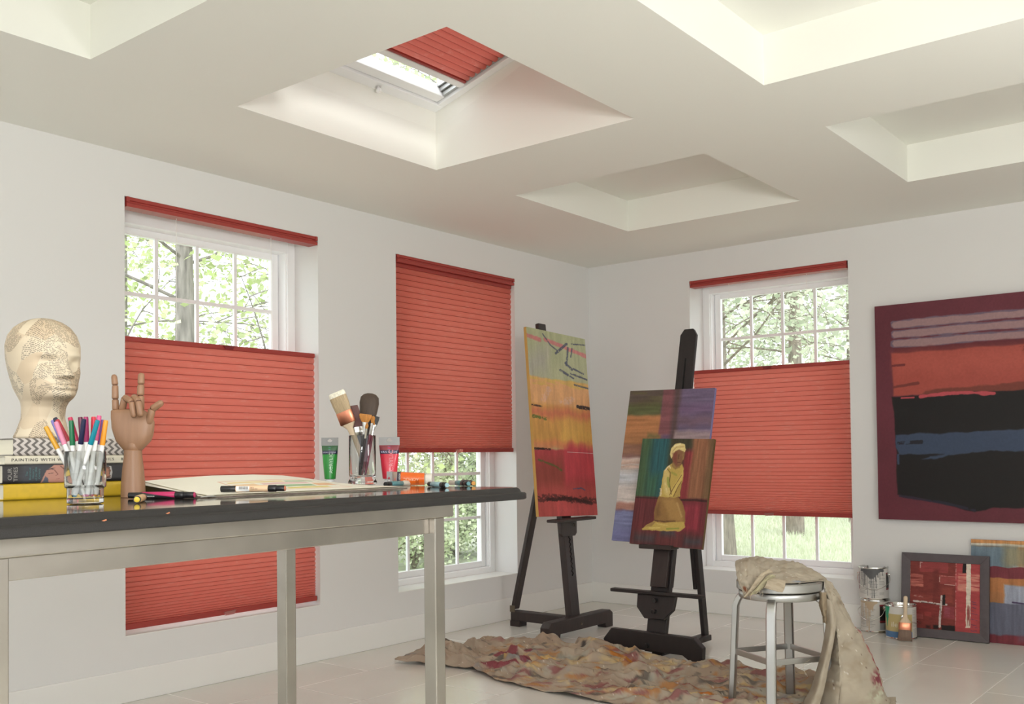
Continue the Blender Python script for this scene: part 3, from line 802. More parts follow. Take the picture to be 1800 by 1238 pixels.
finger('ring_finger', [(206.5, 721, .0), (213.5, 698, .006), (233, 707, .030), (237.5, 735.5, .032)], .0079)
finger('middle_finger', [(227, 720, .0), (229.5, 697.5, .006), (245, 706, .032), (250, 734, .034)], .0083)
finger('index_finger', [(239.5, 720.5, .0), (240.2, 695, .002), (241, 675, .002), (241.3, 654, .0)], .0086)
finger('thumb', [(255, 746, .004), (263, 719.5, .010), (283, 707, .014)], .0086)

# ---- glass tumbler and the markers standing in it
M_clearglass = mat('clear_glass', (250, 252, 251), .0, trans=1.0, ior=1.45)
gc = at(137, 888, 2, TZ) + ha * .033
gx = gc.copy(); gx.z = TZ + .0006
cup = thing('glass_tumbler', 'clear two-step glass tumbler holding felt markers', 'glass', gx)
gs = (gx - CAM).dot(FWD) / FPX
R1, R0 = 34.3 * gs, 30.2 * gs
hs = (884 - 795) * gs + .004
zs1 = (876 - 848) * gs
MB().lathe([(0, .001), (R0 * .8, .0002), (R0, .0022), (R0 * 1.005, zs1 - .002), (R0 * 1.02, zs1), (R1 * .97, zs1 + .001), (R1, zs1 + .004), (R1, hs - .002), (R1 - .0012, hs), (R1 - .0024, hs - .002), (R1 - .0026, zs1 + .006), (R0 - .0024, zs1 + .001), (R0 - .0026, .0125), (R0 - .006, .0105), (0, .0102)], 48, Matrix.Translation(gx)).build('tumbler', M_clearglass, cup, smooth=40)
M_felt = mat('marker_barrel', (232, 231, 228), .35)
def capmat(c): return mat('marker_cap', c, .35)
mk = [  # cap tip pixel, foot offset in the glass (right, away), cap colour, label
    ((80, 750), (-.006, .004), (216, 160, 50), 'mustard capped marker leaning furthest left in the tumbler'),
    ((92, 738), (-.004, .016), (134, 128, 196), 'lavender capped marker leaning left in the tumbler'),
    ((96, 734), (.006, .022), (38, 42, 60), 'slate capped marker barely showing behind the lavender one'),
    ((98, 742), (.001, -.004), (214, 132, 160), 'pale pink capped marker leaning left in the tumbler'),
    ((100, 738), (.014, .020), (168, 50, 62), 'brick red capped marker behind the pale pink one'),
    ((125, 739), (-.020, .001), (22, 108, 66), 'green capped marker upright in the tumbler'),
    ((123, 734), (.008, .012), (186, 48, 84), 'crimson capped marker just behind the green one'),
    ((141, 734), (-.002, .014), (104, 30, 58), 'maroon capped marker behind the navy one'),
    ((147.5, 738), (-.018, -.012), (30, 32, 66), 'navy capped marker leaning right in the tumbler'),
    ((151, 733), (.003, .004), (156, 36, 92), 'plum capped marker at the middle of the tumbler'),
    ((164.5, 733), (.010, .010), (206, 52, 68), 'red capped marker leaning right in the tumbler'),
    ((171.5, 740), (-.0125, -.019), (20, 128, 146), 'teal capped marker leaning right at the front of the tumbler'),
    ((174.5, 731), (.006, -.006), (198, 84, 130), 'rose capped marker leaning right behind the teal one'),
    ((179, 738), (.016, .012), (112, 70, 140), 'purple capped marker almost hidden behind the rose one'),
    ((186, 739), (.0185, .001), (228, 150, 38), 'orange capped marker leaning furthest right in the tumbler')]
def seg_close(p0, p1, q0, q1, m=40):
    a = np.linspace(0, 1, m)[:, None]; P = p0 + (p1 - p0) * a; Q = q0 + (q1 - q0) * a
    d = np.linalg.norm(P[:, None] - Q[None], axis=-1); k = np.unravel_index(d.argmin(), d.shape)
    return d[k], a[k[0], 0], a[k[1], 0], P[k[0]] - Q[k[1]]
def relax(segs, rad, axis, bound, it=200):
    """slide stacked sticks along the viewing axis until none runs through another"""
    ax = np.array(axis); S = [[np.array(a, float), np.array(b, float)] for a, b in segs]; base = [[a.copy(), b.copy()] for a, b in S]
    for _ in range(it):
        moved = False
        for i in range(len(S)):
            for j in range(i + 1, len(S)):
                d, ti, tj, v = seg_close(*S[i], *S[j]); need = rad[i] + rad[j]
                if d < need:
                    sg = 1.0 if v @ ax >= 0 else -1.0; mv = (need - d) * .35 + .0002; moved = True
                    for k, t, q in ((i, ti, sg), (j, tj, -sg)):
                        S[k][0] += ax * mv * q * (1 - t); S[k][1] += ax * mv * q * (.3 + .7 * t)
        for k in range(len(S)):
            off = (S[k][0] - bound[0]) @ ax; lat = np.linalg.norm((S[k][0] - bound[0] - ax * off)[:2]); lim = math.sqrt(max(bound[1] ** 2 - lat ** 2, 1e-9))
            S[k][0] += ax * (np.clip(off, -lim, lim) - off)
        if not moved: break
    return [(Vector(a), Vector(b)) for a, b in S]
segs = []
for (tp, off, cc, lb) in mk:
    foot = gx + hr_ * off[0] + ha * off[1]; foot.z = gx.z + .0152
    dd = .010 if off[1] > .008 else (-.006 if off[1] < -.008 else .0)
    segs.append((foot, dep(tp[0], tp[1], (gx - CAM).dot(FWD) + dd * 1.6)))
hv = Vector((ray(137, 800).x, ray(137, 800).y, 0)).normalized()
segs = relax(segs, [.0049] * len(segs), hv, (np.array(gx), R0 - .0075))
for (tp, off, cc, lb), (foot, tip) in zip(mk, segs):
    ax = tip - foot; Lm = ax.length
    M = frame_from(ax, hr_, foot)
    r = thing('felt_marker', lb, 'marker', rot=M, group='felt markers in the tumbler')
    cm = capmat(cc)
    MB().lathe([(0, .004), (.0036, .004), (.0043, .007), (.0043, Lm - .046), (.0040, Lm - .044), (0, Lm - .044)], 16).build('barrel', M_felt, r, local=True)
    MB().lathe([(0, Lm - .0495), (.0049, Lm - .0495), (.0051, Lm - .048), (.0046, Lm - .004), (.0042, Lm - .0005), (.0036, Lm), (0, Lm)], 16).build('cap', cm, r, local=True)
    MB().lathe([(0, 0), (.0026, 0), (.0032, .001), (.0034, .0045), (0, .0045)], 14).build('end_plug', cm, r, local=True)

# ---- double-ended markers lying on the worktop
def lying(name, label, p0, p1, rad, bands, group=None):
    """bands: (part, t0, t1, radius factor, material) along the axis from p0 to p1"""
    ax = Vector(p1) - Vector(p0); L = ax.length
    r = thing(name, label, 'marker', rot=frame_from(ax, (0, 0, 1), p0), group=group)
    for nm, t0, t1, k, mt in bands:
        e = min(.0008, (t1 - t0) * L * .3)
        MB().lathe([(0, t0 * L), (rad * k * .92, t0 * L), (rad * k, t0 * L + e), (rad * k, t1 * L - e), (rad * k * .92, t1 * L), (0, t1 * L)], 24).build(nm, mt, r, local=True, smooth=50)
    return r
def plain(c, rough=.4): return mat('print_%d_%d_%d' % c, c, rough)
RM = .0076
def flat_at(px, py, zc=TZ + RM + .0006): return at(px, py, 2, zc)
M_mag = mat('magenta_label', (186, 44, 98), .35)
nd, lk, b = nodes(M_mag)             # the label turns from black to magenta on a long diagonal
tcn = nd.new('ShaderNodeTexCoord'); so = nd.new('ShaderNodeSeparateXYZ'); lk.new(tcn.outputs['Object'], so.inputs[0])
dg = mth(nd, lk, 'GREATER_THAN', mth(nd, lk, 'MULTIPLY_ADD', so.outputs[0], 6.5, so.outputs[2]), .072)
xm = nd.new('ShaderNodeMix'); xm.data_type = 'RGBA'; lk.new(dg, xm.inputs[0]); xm.inputs[6].default_value = L4((40, 38, 40)); xm.inputs[7].default_value = L4((190, 46, 100)); lk.new(xm.outputs[2], b.inputs['Base Color'])
r = lying('art_marker', 'black and magenta double ended marker lying in front of the wooden hand', flat_at(226.5, 871.3), flat_at(343, 870.2), RM,
      [('small_cap', 0, .20, .86, M_black), ('barrel', .20, .705, 1, M_mag), ('cap', .705, .83, 1.03, M_black), ('nib_cap', .83, .985, .88, M_black), ('colour_disc', .985, 1.0, .78, M_mag)])
Mw = ROOT[r.name]
zl = (Vector((0, 0, 1)) - FWD * .9); 
axv = (Mw.to_3x3() @ Vector((0, 0, 1))).normalized()
out = (-FWD - axv * (-FWD).dot(axv)).normalized(); upv = out.cross(axv)
def lettering_on(r, body, size, t, L, rad, mt, dz=0.0, flip=False):
    Mw = ROOT[r.name]; axv = (Mw.to_3x3() @ Vector((0, 0, 1))).normalized()
    out = (-FWD - axv * (-FWD).dot(axv)).normalized(); up = out.cross(axv)
    p = Mw.translation + axv * (t * L) + out * (rad + .0001) + up * dz
    x = -axv if flip else axv; u = -up if flip else up
    M = Matrix((x, u, out)).transposed().to_4x4(); M.translation = p
    text('lettering', body, size, mt, r, M)
lettering_on(r, 'PRISMACOLOR', .0034, .25, .15, RM * 1.0, M_whiteink, -.0022)
yp0 = flat_at(240.5, 878.6); yd_ = Vector((ray(247, 800).x, ray(247, 800).y, 0)).normalized(); yp1 = yp0 + yd_ * .138 + hr_ * .014
M_flab = mat('flowered_label', (206, 168, 120), .4, noise=.4, nscale=160)
lying('art_marker', 'marker with a yellow end pointing at the camera, in front of the magenta one', yp0, yp1, RM,
      [('colour_disc', 0, .012, .72, plain((222, 190, 60))), ('nib_cap', .012, .10, .9, M_black), ('barrel', .10, .80, 1, M_flab), ('cap', .80, .9, 1.02, M_black), ('small_cap', .9, 1, .86, M_black)])

# ---- sketch pad with a bulging top sheet
pFL = at(365, 876, 2, TZ); pFR = at(716, 859, 2, TZ)
pv = (pFR - pFL); PLn = pv.length; pv.normalize(); pw = Vector((-pv.y, pv.x, 0))
PD = .25
def PP(s, t, z): return pFL + pv * (s * PLn) + pw * (t * PD) + Vector((0, 0, z))
pad = thing('sketch_pad', 'open sketch pad with a coloured drawing on its curled top sheet', 'sketch pad', pFL)
MB().loft([[PP(0, 0, .0006), PP(1, 0, .0006), PP(1, 1, .0006), PP(0, 1, .0006)], [PP(0, 0, .0035), PP(1, 0, .0035), PP(1, 1, .0035), PP(0, 1, .0035)]]).build('backing_board', mat('grey_board', (120, 108, 98), .8), pad, smooth=0)
ns_, nt_ = 90, 70
sg, tg = np.meshgrid(np.linspace(0, 1, ns_), np.linspace(0, 1, nt_))
lift = lambda s, t: .0062 + np.clip(t, 0, 1) ** 1.15 * np.interp(s, [0, .12, .3, .5, .65, .8, .92, 1.0], [.030, .034, .0385, .0385, .034, .023, .010, .002])
sh = Cv(nt_ * 3, ns_ * 3, (240, 236, 221), asp=PD / PLn); sh.var(.015, 8, 8, 3)
sh.v = 1 - sh.v
pv_ = np.array(pv); pw_ = np.array(pw)
def sheet_grid(ns, nt, dz):
    s, t = np.meshgrid(np.linspace(0, 1, ns), np.linspace(0, 1, nt))
    # perforated far edge
    tt = t * (1 - .0 * s)
    P = np.array(pFL)[None, None] + s[..., None] * PLn * pv_ + tt[..., None] * PD * pw_
    P[..., 2] = TZ + lift(s, t) + dz
    e = (t > .999) * (.0025 * (np.arange(ns) % 2))[None, :]
    P -= e[..., None] * pw_
    return P
# drawing: bands of colour seen at pixels (425-645, 846-865)
def sp_at(px, py):
    p = at(px, py, 2, TZ + .0095)
    d = p - pFL
    return (d.dot(pv) / PLn, d.dot(pw) / PD)
def sp2(px, py):
    z = .0095
    for _ in range(6):
        p = at(px, py, 2, TZ + z); d = p - pFL
        s, t = d.dot(pv) / PLn, d.dot(pw) / PD
        z = float(lift(np.array(s), np.array(np.clip(t, 0, 1))))
    return s, t
ns2, nt2 = 270, 210
sh = Cv(nt2, ns2, (240, 236, 221), asp=PD / PLn)
for r_st, cc in (((.36, .30, .60, .42), (126, 168, 118)), ((.38, .44, .62, .55), (224, 182, 178)), ((.42, .18, .64, .28), (220, 196, 90)), ((.24, .34, .35, .52), (234, 196, 146)), ((.30, .16, .41, .30), (150, 176, 160)), ((.62, .32, .72, .50), (232, 172, 122)), ((.25, .56, .52, .64), (238, 206, 130)), ((.53, .57, .68, .66), (140, 178, 130))):
    q_ = [(r_st[0], r_st[1]), (r_st[2], r_st[1] + .02), (r_st[2] + .01, r_st[3]), (r_st[0] + .01, r_st[3] - .02)]
    sh.poly(q_, cc, .85, rough=.006, soft=.01)
sh.stroke([(.22, .14), (.74, .16)], .004, (222, 140, 110), .8); sh.stroke([(.22, .14), (.24, .68), (.72, .70), (.74, .16)], .004, (222, 150, 110), .7)
P = sheet_grid(ns2, nt2, 0)
top = np.concatenate([P.reshape(-1, 3)])
npmesh('top_sheet', P, gridf(nt2, ns2), M_print, pad, col=sh.c)
P = sheet_grid(60, 40, -.0032)
Pb = P.copy(); Pb[..., 2] = TZ + .0036
rg_ = np.concatenate([np.arange(60), np.arange(1, 40) * 60 + 59, 39 * 60 + np.arange(58, -1, -1), np.arange(38, 0, -1) * 60])
npmesh('paper_block', np.concatenate([P.reshape(-1, 3), Pb.reshape(-1, 3)]), np.concatenate([gridf(40, 60), gridf(40, 60)[:, ::-1] + 2400, np.stack([np.roll(rg_, -1), rg_, rg_ + 2400, np.roll(rg_, -1) + 2400], -1)]), M_paper, pad, smooth=False)
MB().tube([PP(s, 1.0, float(lift(np.array(s), np.array(1.0))) - .004 + 0) for s in np.linspace(0, 1, 20)], .003, 8).build('binding', M_black, pad)
MB().loft([[PP(-.003, .15, .005), PP(-.003, .98, .0045), PP(-.003, .98, .027), PP(-.003, .15, .0065)], [PP(.0, .15, .005), PP(.0, .98, .0045), PP(.0, .98, .027), PP(.0, .15, .0065)]]).build('dark_cover_fold', M_black, pad, smooth=0)
cl = MB()
p0 = at(345, 873, 2, TZ + .004)
MB().tube([PP(-.035, -.02, .003), PP(-.02, -.03, .004), PP(-.005, -.035, .0045), PP(.012, -.03, .004), PP(.03, -.02, .003)], [.0012, .0022, .003, .003, .0014], 10, flat=.7).build('torn_corner', mat('crumpled_sleeve', (206, 204, 198), .2, trans=.5), pad)

# beige marker lying on the pad
def on_pad(px, py, add):
    s, t = sp2(px, py)
    return s, t
s0_, t0_ = sp2(388, 866); s1_, t1_ = sp2(502, 864)
b0 = dep(388.5, 859.5, 0); 
zp = TZ + float(max(lift(np.array(s0_), np.array(t0_)), lift(np.array(s1_), np.array(t1_)))) + RM + .001
q0, q1 = at(388.5, 859.8, 2, zp), at(502, 858.6, 2, zp)
M_beige = plain((226, 190, 154)); 
r = lying('art_marker', 'beige double ended marker with a barcode lying on the sketch pad', q0, q1, RM * 1.0,
      [('small_cap', 0, .235, .92, M_black), ('barrel', .235, .735, 1, M_beige), ('cap', .735, .86, 1.04, M_black), ('nib_cap', .86, .985, .9, M_black), ('colour_disc', .985, 1, .8, plain((206, 130, 100)))])
Lm = (q1 - q0).length
Mw = ROOT[r.name]; axv = (Mw.to_3x3() @ Vector((0, 0, 1))).normalized(); out = (-FWD - axv * (-FWD).dot(axv)).normalized(); up = out.cross(axv)
lab = MB(); bars = MB()
def wrap(mbx, t0, t1, a0, a1, k):
    rr = RM + .00015 * k
    for j in range(8):
        aa, ab = a0 + (a1 - a0) * j / 8, a0 + (a1 - a0) * (j + 1) / 8
        P = lambda t, a: Mw.translation + axv * (t * Lm) + out * (rr * cos(a)) + up * (rr * sin(a))
        mbx.add([P(t0, aa), P(t1, aa), P(t1, ab), P(t0, ab)], [(0, 1, 2, 3)])
wrap(lab, .245, .45, -.9, .9, 1)
lo_ = lab.build('white_label', M_white, r, smooth=0)
rs = random.Random(3); t_ = .29
while t_ < .43:
    w_ = rs.choice([.002, .004, .003]); wrap(bars, t_, t_ + w_, -.15, .75, 2); t_ += w_ + rs.choice([.002, .003, .004])
bars.build('barcode', M_ink, lo_, smooth=0)
lettering_on(r, 'PM-15\nBRUSH FINE', .0030, .47, Lm, RM, plain((130, 104, 84)), .001)

# ---- markers at the right end of the table
def two(px0, py0, px1, py1, r_=RM): return flat_at(px0, py0, TZ + r_ + .0006), flat_at(px1, py1, TZ + r_ + .0006)
a_, b_ = two(786, 853.2, 704, 847.8); 
def fixlen(a_, b_, L): return a_, a_ + (b_ - a_).normalized() * L
a_, b_ = fixlen(a_, b_, .150)
M_lb = plain((156, 190, 198)); M_tl = plain((92, 138, 142)); M_tan = plain((200, 192, 178))
lying('art_marker', 'light blue barrelled marker lying in front of the orange tube', a_, b_, RM, [('colour_disc', 0, .03, .8, M_lb), ('nib_cap', .03, .13, .9, M_black), ('cap', .13, .30, 1.03, M_black), ('barrel', .30, .82, 1, M_lb), ('small_cap', .82, 1, .9, M_black)])
a_, b_ = two(722, 849, 680, 851.5); a_, b_ = fixlen(a_, b_, .148)
lying('art_marker', 'marker with a tan band lying against the edge of the sketch pad', a_, b_, RM, [('colour_disc', 0, .03, .8, M_tan), ('label_band', .03, .36, 1.02, M_tan), ('barrel', .36, .8, .98, M_tl), ('cap', .8, 1, .9, M_black)])
a_, b_ = two(824, 850.5, 764, 847.0); a_, b_ = fixlen(a_, b_, .150)
lying('art_marker', 'teal banded marker lying just in front of the orange ended one', a_, b_, RM, [('colour_disc', 0, .03, .8, M_tl), ('nib_cap', .03, .2, .93, M_black), ('cap', .2, .36, 1.03, M_black), ('barrel', .36, .64, 1, M_tl), ('label_band', .64, 1, 1, M_tan)])
a_, b_ = two(833, 850.2, 790, 846.5); a_, b_ = fixlen(a_, b_, .150); off = Vector((-.022, .022, 0)) * .35
lying('art_marker', 'marker with an orange end lying furthest right on the worktop', a_ + off, b_ + off + Vector((-.02, .035, 0)), RM, [('colour_disc', 0, .03, .8, plain((206, 146, 70))), ('nib_cap', .03, .2, .93, M_black), ('cap', .2, .36, 1.03, M_black), ('barrel', .36, 1, 1, M_black)])
# ------------------------------------------------------------------ paint tubes, brush jar
def tube_body(r, M, wtop, rb, L, capL, rgb, header=.17, hang=True, cap_c=M_white):
    """paint tube, local z from the cap (0) to the crimped header (L); local x across, local y to the back"""
    n = 48; nz = 80
    zs = np.linspace(capL, L * (1 - header), nz)
    a = np.linspace(0, 2 * pi, n, endpoint=False)
    t = (zs - capL) / (zs[-1] - capL)
    w = rb + (wtop - rb) * t ** .9; d = rb * np.sqrt(np.clip(1 - t ** 1.7, 0, 1)) + .0012
    P = np.stack([w[:, None] * np.sign(np.cos(a)) * np.abs(np.cos(a)) ** (1 - .25 * t[:, None]), -d[:, None] * np.sin(a)[None], np.broadcast_to(zs[:, None], (nz, n))], -1)
    # picture: u across the front, v from the header down
    ny, nx = rgb.shape[:2]
    uu = np.clip((P[..., 0] / w[:, None] * .5 + .5) * (nx - 1), 0, nx - 1).astype(int); vv = np.clip((1 - t)[:, None] * (ny - 1), 0, ny - 1).astype(int) + 0 * uu
    body = npmesh('tube', P, gridf(nz, n, True), M_tube, r, col=rgb[vv, uu], local=True)
    MB().lathe([(0, 0), (rb * .86, 0), (rb * .92, .001), (rb * .84, capL * .85), (rb * .6, capL), (0, capL)], 28).build('cap', cap_c, r, local=True)
    MB().lathe([(rb * .6, capL), (rb, capL + .0005)], 28).build('shoulder', cap_c, r, local=True)
    z0, z1 = L * (1 - header), L
    hb = MB(); t_ = .0013
    if hang:
        sw, sh = wtop * .30, (z1 - z0) * .13; zc = z0 + (z1 - z0) * .60
        k = 14
        outer = []; inner = []
        for i in range(k * 4):
            ang = 2 * pi * i / (k * 4)
            cx_, cz_ = cos(ang), sin(ang); m = max(abs(cx_), abs(cz_)); 
            outer.append((wtop * 1.02 * cx_ / m, (z0 + z1) / 2 + (z1 - z0) / 2 * cz_ / m))
            rr = 1 + (.55 * max(0, cz_) ** 6)
            inner.append((sw * cx_, zc + sh * cz_ * rr * 1.2))
        n2 = len(outer)
        vs = [(x, -t_, z) for x, z in outer] + [(x, -t_, z) for x, z in inner] + [(x, t_, z) for x, z in outer] + [(x, t_, z) for x, z in inner]
        fs = []
        for i in range(n2):
            j = (i + 1) % n2
            fs += [(i, j, n2 + j, n2 + i), (2 * n2 + j, 2 * n2 + i, 3 * n2 + i, 3 * n2 + j), (j, i, 2 * n2 + i, 2 * n2 + j), (n2 + i, n2 + j, 3 * n2 + j, 3 * n2 + i)]
        hb.add(vs, fs)
    hb.build('hanging_header', M_header, r, local=True, smooth=0)
    return body
M_tube = vcmat('tube_print', .28, .5, .0, coat=.2)
M_header = mat('grey_header', (150, 149, 148), .45)
M_blueink = plain((206, 202, 226)); M_pink = plain((232, 150, 158)); M_grn = plain((196, 222, 192)); M_orn = plain((240, 196, 160)); M_navyink = plain((40, 44, 84))
def tube_pic(base, band, dark):
    c = Cv(160, 60, base)
    c.rect(-1, 0, 2, .16, dark, .85, rough=0, soft=.02); c.rect(-1, .15, 2, .255, band, 1, rough=0, soft=.01)
    c.poly([(.5, .03), (.58, .085), (.5, .14), (.42, .085)], (130, 130, 190), .8, rough=0, soft=.02); c.poly([(.5, .055), (.54, .085), (.5, .115), (.46, .085)], base, .9, rough=0, soft=.02)
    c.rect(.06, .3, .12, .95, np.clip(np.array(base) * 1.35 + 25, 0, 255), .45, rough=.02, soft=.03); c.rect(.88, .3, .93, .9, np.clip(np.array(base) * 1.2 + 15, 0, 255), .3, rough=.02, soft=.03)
    return c
def standing_tube(label, px, y, ytop, wpx, base, band, dark, ink):
    p = at(px, 800, 1, y); Z = (p - CAM).dot(FWD); s = Z / FPX
    p.z = TZ + .0006
    top = at(px, ytop, 1, y).z; L = top - TZ
    M = Matrix((hr_, ha, Vector((0, 0, 1)))).transposed().to_4x4(); M.translation = p
    r = thing('paint_tube', label, 'paint tube', rot=M, group=None)
    W = wpx / 2 * s
    c = tube_pic(base, band, dark)
    tube_body(r, M, W, W * .66, L, L * .13, c.c)
    hz0 = L * (1 - .17); body = L * .70
    def LM(x_, z_, y_=-.0, rot_=0.0, tilt=0): return M @ Matrix.Translation((x_, y_, z_)) @ Matrix.Rotation(pi / 2, 4, 'X') @ Matrix.Rotation(rot_, 4, 'Z')
    dz = lambda t: -(W * .66 * math.sqrt(max(0, 1 - t ** 1.7)) + .0016)
    t1 = 1 - .205
    text('brand_lettering', 'VAN GOGH', W * .28, M_blueink, r, LM(0, L * .13 + (hz0 - L * .13) * t1, dz(t1) - .0022), align='CENTER', spacing=1.05)
    t2 = .48
    text('lettering', 'ACRYLIC', W * .60, ink, r, LM(W * .26, L * .13 + (hz0 - L * .13) * t2, dz(t2 + .22) - .0052, pi / 2), align='CENTER', spacing=1.05)
    return r
standing_tube('green paint tube standing on its cap left of the brush jar', 580, -3.95, 770, 29, (40, 142, 52), (34, 40, 66), (70, 96, 74), M_grn)
standing_tube('red paint tube standing on its cap right of the brush jar', 684.5, -3.87, 769, 36, (206, 44, 64), (48, 40, 70), (120, 62, 68), M_pink)
# orange tube lying on its side, header to the left
tl_, tr_ = at(678, 835, 0, 2.03), at(759, 835, 0, 2.03)
sO = (tl_ - CAM).dot(FWD) / FPX
Lo = 84 * sO
rbo = 12.2 * sO * .92
zax = Vector((-1, 0, 0)) * 0 + (-hr_)             # from cap (right) to header (left)
zax = (-hr_ * 1.0 + Vector((0, 0, .012))).normalized()
org_o = at(759.5, 841, 0, 2.03); org_o.z = TZ + rbo + .0006
xax = Vector((0, 0, 1)); xax = (xax - zax * xax.dot(zax)).normalized(); yax = zax.cross(xax)
if yax.dot(ha) < 0: xax = -xax; yax = zax.cross(xax)
M = Matrix((xax, yax, zax)).transposed().to_4x4(); M.translation = org_o
r = thing('paint_tube', 'orange paint tube lying on its side before the red tube', 'paint tube', rot=M)
c = tube_pic((226, 104, 36), (44, 44, 64), (150, 146, 144)); c.rect(.12, .72, .46, .83, (176, 78, 30), .7, rough=0)
tube_body(r, M, rbo * 1.22, rbo, Lo, Lo * .16, c.c, header=.13, cap_c=mat('cream_cap', (222, 216, 206), .4))
def LMo(x_, z_, y_, rot_): return M @ Matrix.Translation((x_, y_, z_)) @ Matrix.Rotation(pi / 2, 4, 'X') @ Matrix.Rotation(rot_, 4, 'Z')
sgn = 1 if xax.z > 0 else -1
text('lettering', 'ACRYLIC', rbo * .62, M_orn, r, LMo(.0, Lo * .45, -rbo * 1.06, pi / 2), align='CENTER')
text('brand_lettering', 'VAN GOGH', rbo * .42, M_whiteink, r, LMo(.0, Lo * .70, -rbo * .86, 0), align='CENTER', xs=.85)

# ---- brush jar
jy = -3.93
jp = at(637, 800, 1, jy); sJ = (jp - CAM).dot(FWD) / FPX
jb = jp.copy(); jb.z = TZ + .0006
jH = at(637, 766, 1, jy).z - TZ; jR = 23.5 * sJ
jar = thing('brush_jar', 'clear glass jar with a rounded foot holding paint brushes', 'jar', jb)
f_ = .17
MB().lathe([(0, .001), (jR * .9, .0), (jR * 1.06, .004), (jR * 1.08, jH * .07), (jR * .96, jH * .125), (jR * .93, jH * .15), (jR * .985, jH * .185), (jR, jH * .22), (jR, jH - .003), (jR * .985, jH), (jR * .955, jH - .002), (jR * .94, jH * .24), (jR * .90, jH * .20), (jR * .7, jH * .178), (0, jH * .172)], 56, Matrix.Translation(jb)).build('jar', M_clearglass, jar, smooth=45)
BZ = jH * .185; BK = sJ / (3.63 / FPX)
def bristle_mat(name, c0, c1, c2=None):
    m = mat(name, c0, .6, noise=.35, nscale=1.0, stretch=(900, 900, 14), bump=.4, bscale=1.0)
    return m
M_brA = bristle_mat('tan_bristle', (178, 156, 124), 0); M_brAt = bristle_mat('cream_bristle', (236, 230, 212), 0)
M_brB = bristle_mat('maroon_bristle', (92, 60, 58), 0); M_brC = bristle_mat('dark_bristle', (74, 60, 50), 0); M_brD = bristle_mat('golden_bristle', (184, 122, 54), 0)
M_hwood = mat('pale_handle', (208, 186, 158), .45, noise=.1, nscale=20, stretch=(6, 6, .6)); M_hdark = mat('dark_handle', (52, 46, 46), .4); M_hgrey = mat('grey_handle', (78, 74, 74), .4)
def flat_rings(spec, n=24, e=.75):
    """rings of a flattened tool: (z, half width, half thickness)"""
    return [[Vector((w * math.copysign(abs(cos(a)) ** e, cos(a)), d * math.copysign(abs(sin(a)) ** e, sin(a)), z)) for a in [2 * pi * k / n for k in range(n)]] for z, w, d in spec]
def brush(name, label, foot, tip, xdir, specs, group='brushes in the glass jar', BK=None):
    BK = globals()['BK'] if BK is None else BK
    ax = Vector(tip) - Vector(foot); L = ax.length
    r = thing(name, label, 'brush', rot=frame_from(ax, xdir, foot), group=group)
    for nm, sp, mt in specs:
        o = MB().loft(flat_rings([(z * L, w * BK, d * BK) for z, w, d in sp])).build(nm, mt, r, local=True, smooth=40)
    return r
def jf(dx, da): 
    p = jb + hr_ * dx * BK + ha * da * BK; p.z = TZ + BZ + .004; return p
def tipat(px, py, da): return dep(px, py, (jb - CAM).dot(FWD) + da * BK)
s = sJ
_Q = []
_brush = brush
def brush(*a, **k): _Q.append((a, k))
brush('wide_paint_brush', 'wide brush with cream-tipped bristles and copper ferrule leaning left in the jar', jf(.022, -.004), tipat(591, 690, .006), hr_ - ha * .25,
      [('handle', [(0, .004, .004), (.05, .009, .006), (.3, .0095, .006), (.48, .010, .007), (.56, .012, .007), (.60, .022, .008), (.625, .029, .009)], M_hwood),
       ('ferrule', [(.62, .029, .0095), (.63, .0315, .0105), (.76, .0315, .0105), (.765, .031, .010)], M_copper),
       ('bristles', [(.76, .030, .010), (.85, .033, .011), (.945, .034, .009)], M_brA), ('bristle_tips', [(.945, .034, .009), (.985, .0335, .007), (1, .030, .004)], M_brAt)])
brush('paint_brush', 'dark maroon flat brush with silver ferrule in the middle of the jar', jf(.012, .012), tipat(621.5, 713, .006), hr_ + ha * .3,
      [('handle', [(0, .004, .004), (.1, .010, .006), (.45, .012, .007), (.55, .016, .009)], M_hgrey),
       ('ferrule', [(.54, .018, .010), (.55, .0205, .0115), (.60, .020, .011), (.61, .0215, .012), (.64, .0215, .012), (.65, .020, .011), (.69, .020, .011)], M_chrome),
       ('bristles', [(.69, .0195, .0105), (.85, .020, .0105), (.97, .0165, .009), (1, .0145, .006)], M_brB)])
brush('mop_brush', 'big round dark mop brush at the back of the jar', jf(-.004, .022), tipat(651, 690, .024), hr_,
      [('handle', [(0, .004, .004), (.1, .008, .008), (.5, .010, .010), (.6, .014, .014)], M_hdark),
       ('ferrule', [(.59, .018, .016), (.62, .026, .018), (.70, .030, .019), (.715, .029, .019)], M_black),
       ('bristles', [(.71, .029, .019), (.78, .033, .021), (.88, .0365, .022), (.95, .034, .020), (.985, .024, .014), (1, .012, .007)], M_brC)])
brush('fan_brush', 'golden bristled fan brush in front of the mop brush in the jar', jf(-.010, -.010), tipat(643, 729, -.006), hr_,
      [('handle', [(0, .003, .003), (.2, .006, .006), (.6, .005, .005), (.68, .0035, .0035)], M_hdark), ('ferrule', [(.67, .0045, .0045), (.80, .0065, .004), (.87, .012, .003)], M_chrome), ('bristles', [(.87, .012, .003), (.93, .021, .004), (.98, .024, .0035), (1, .021, .002)], M_brD)])
brush('flat_brush', 'small black-tipped flat brush leaning right in the jar', jf(-.012, .016), tipat(661, 731, .014), hr_ + ha * .2,
      [('handle', [(0, .003, .003), (.2, .006, .006), (.6, .0055, .0055), (.72, .004, .004)], M_hdark), ('ferrule', [(.71, .0055, .005), (.82, .011, .005), (.86, .013, .005)], M_chrome), ('bristles', [(.86, .013, .005), (.95, .015, .005), (1, .0145, .003)], M_black)])
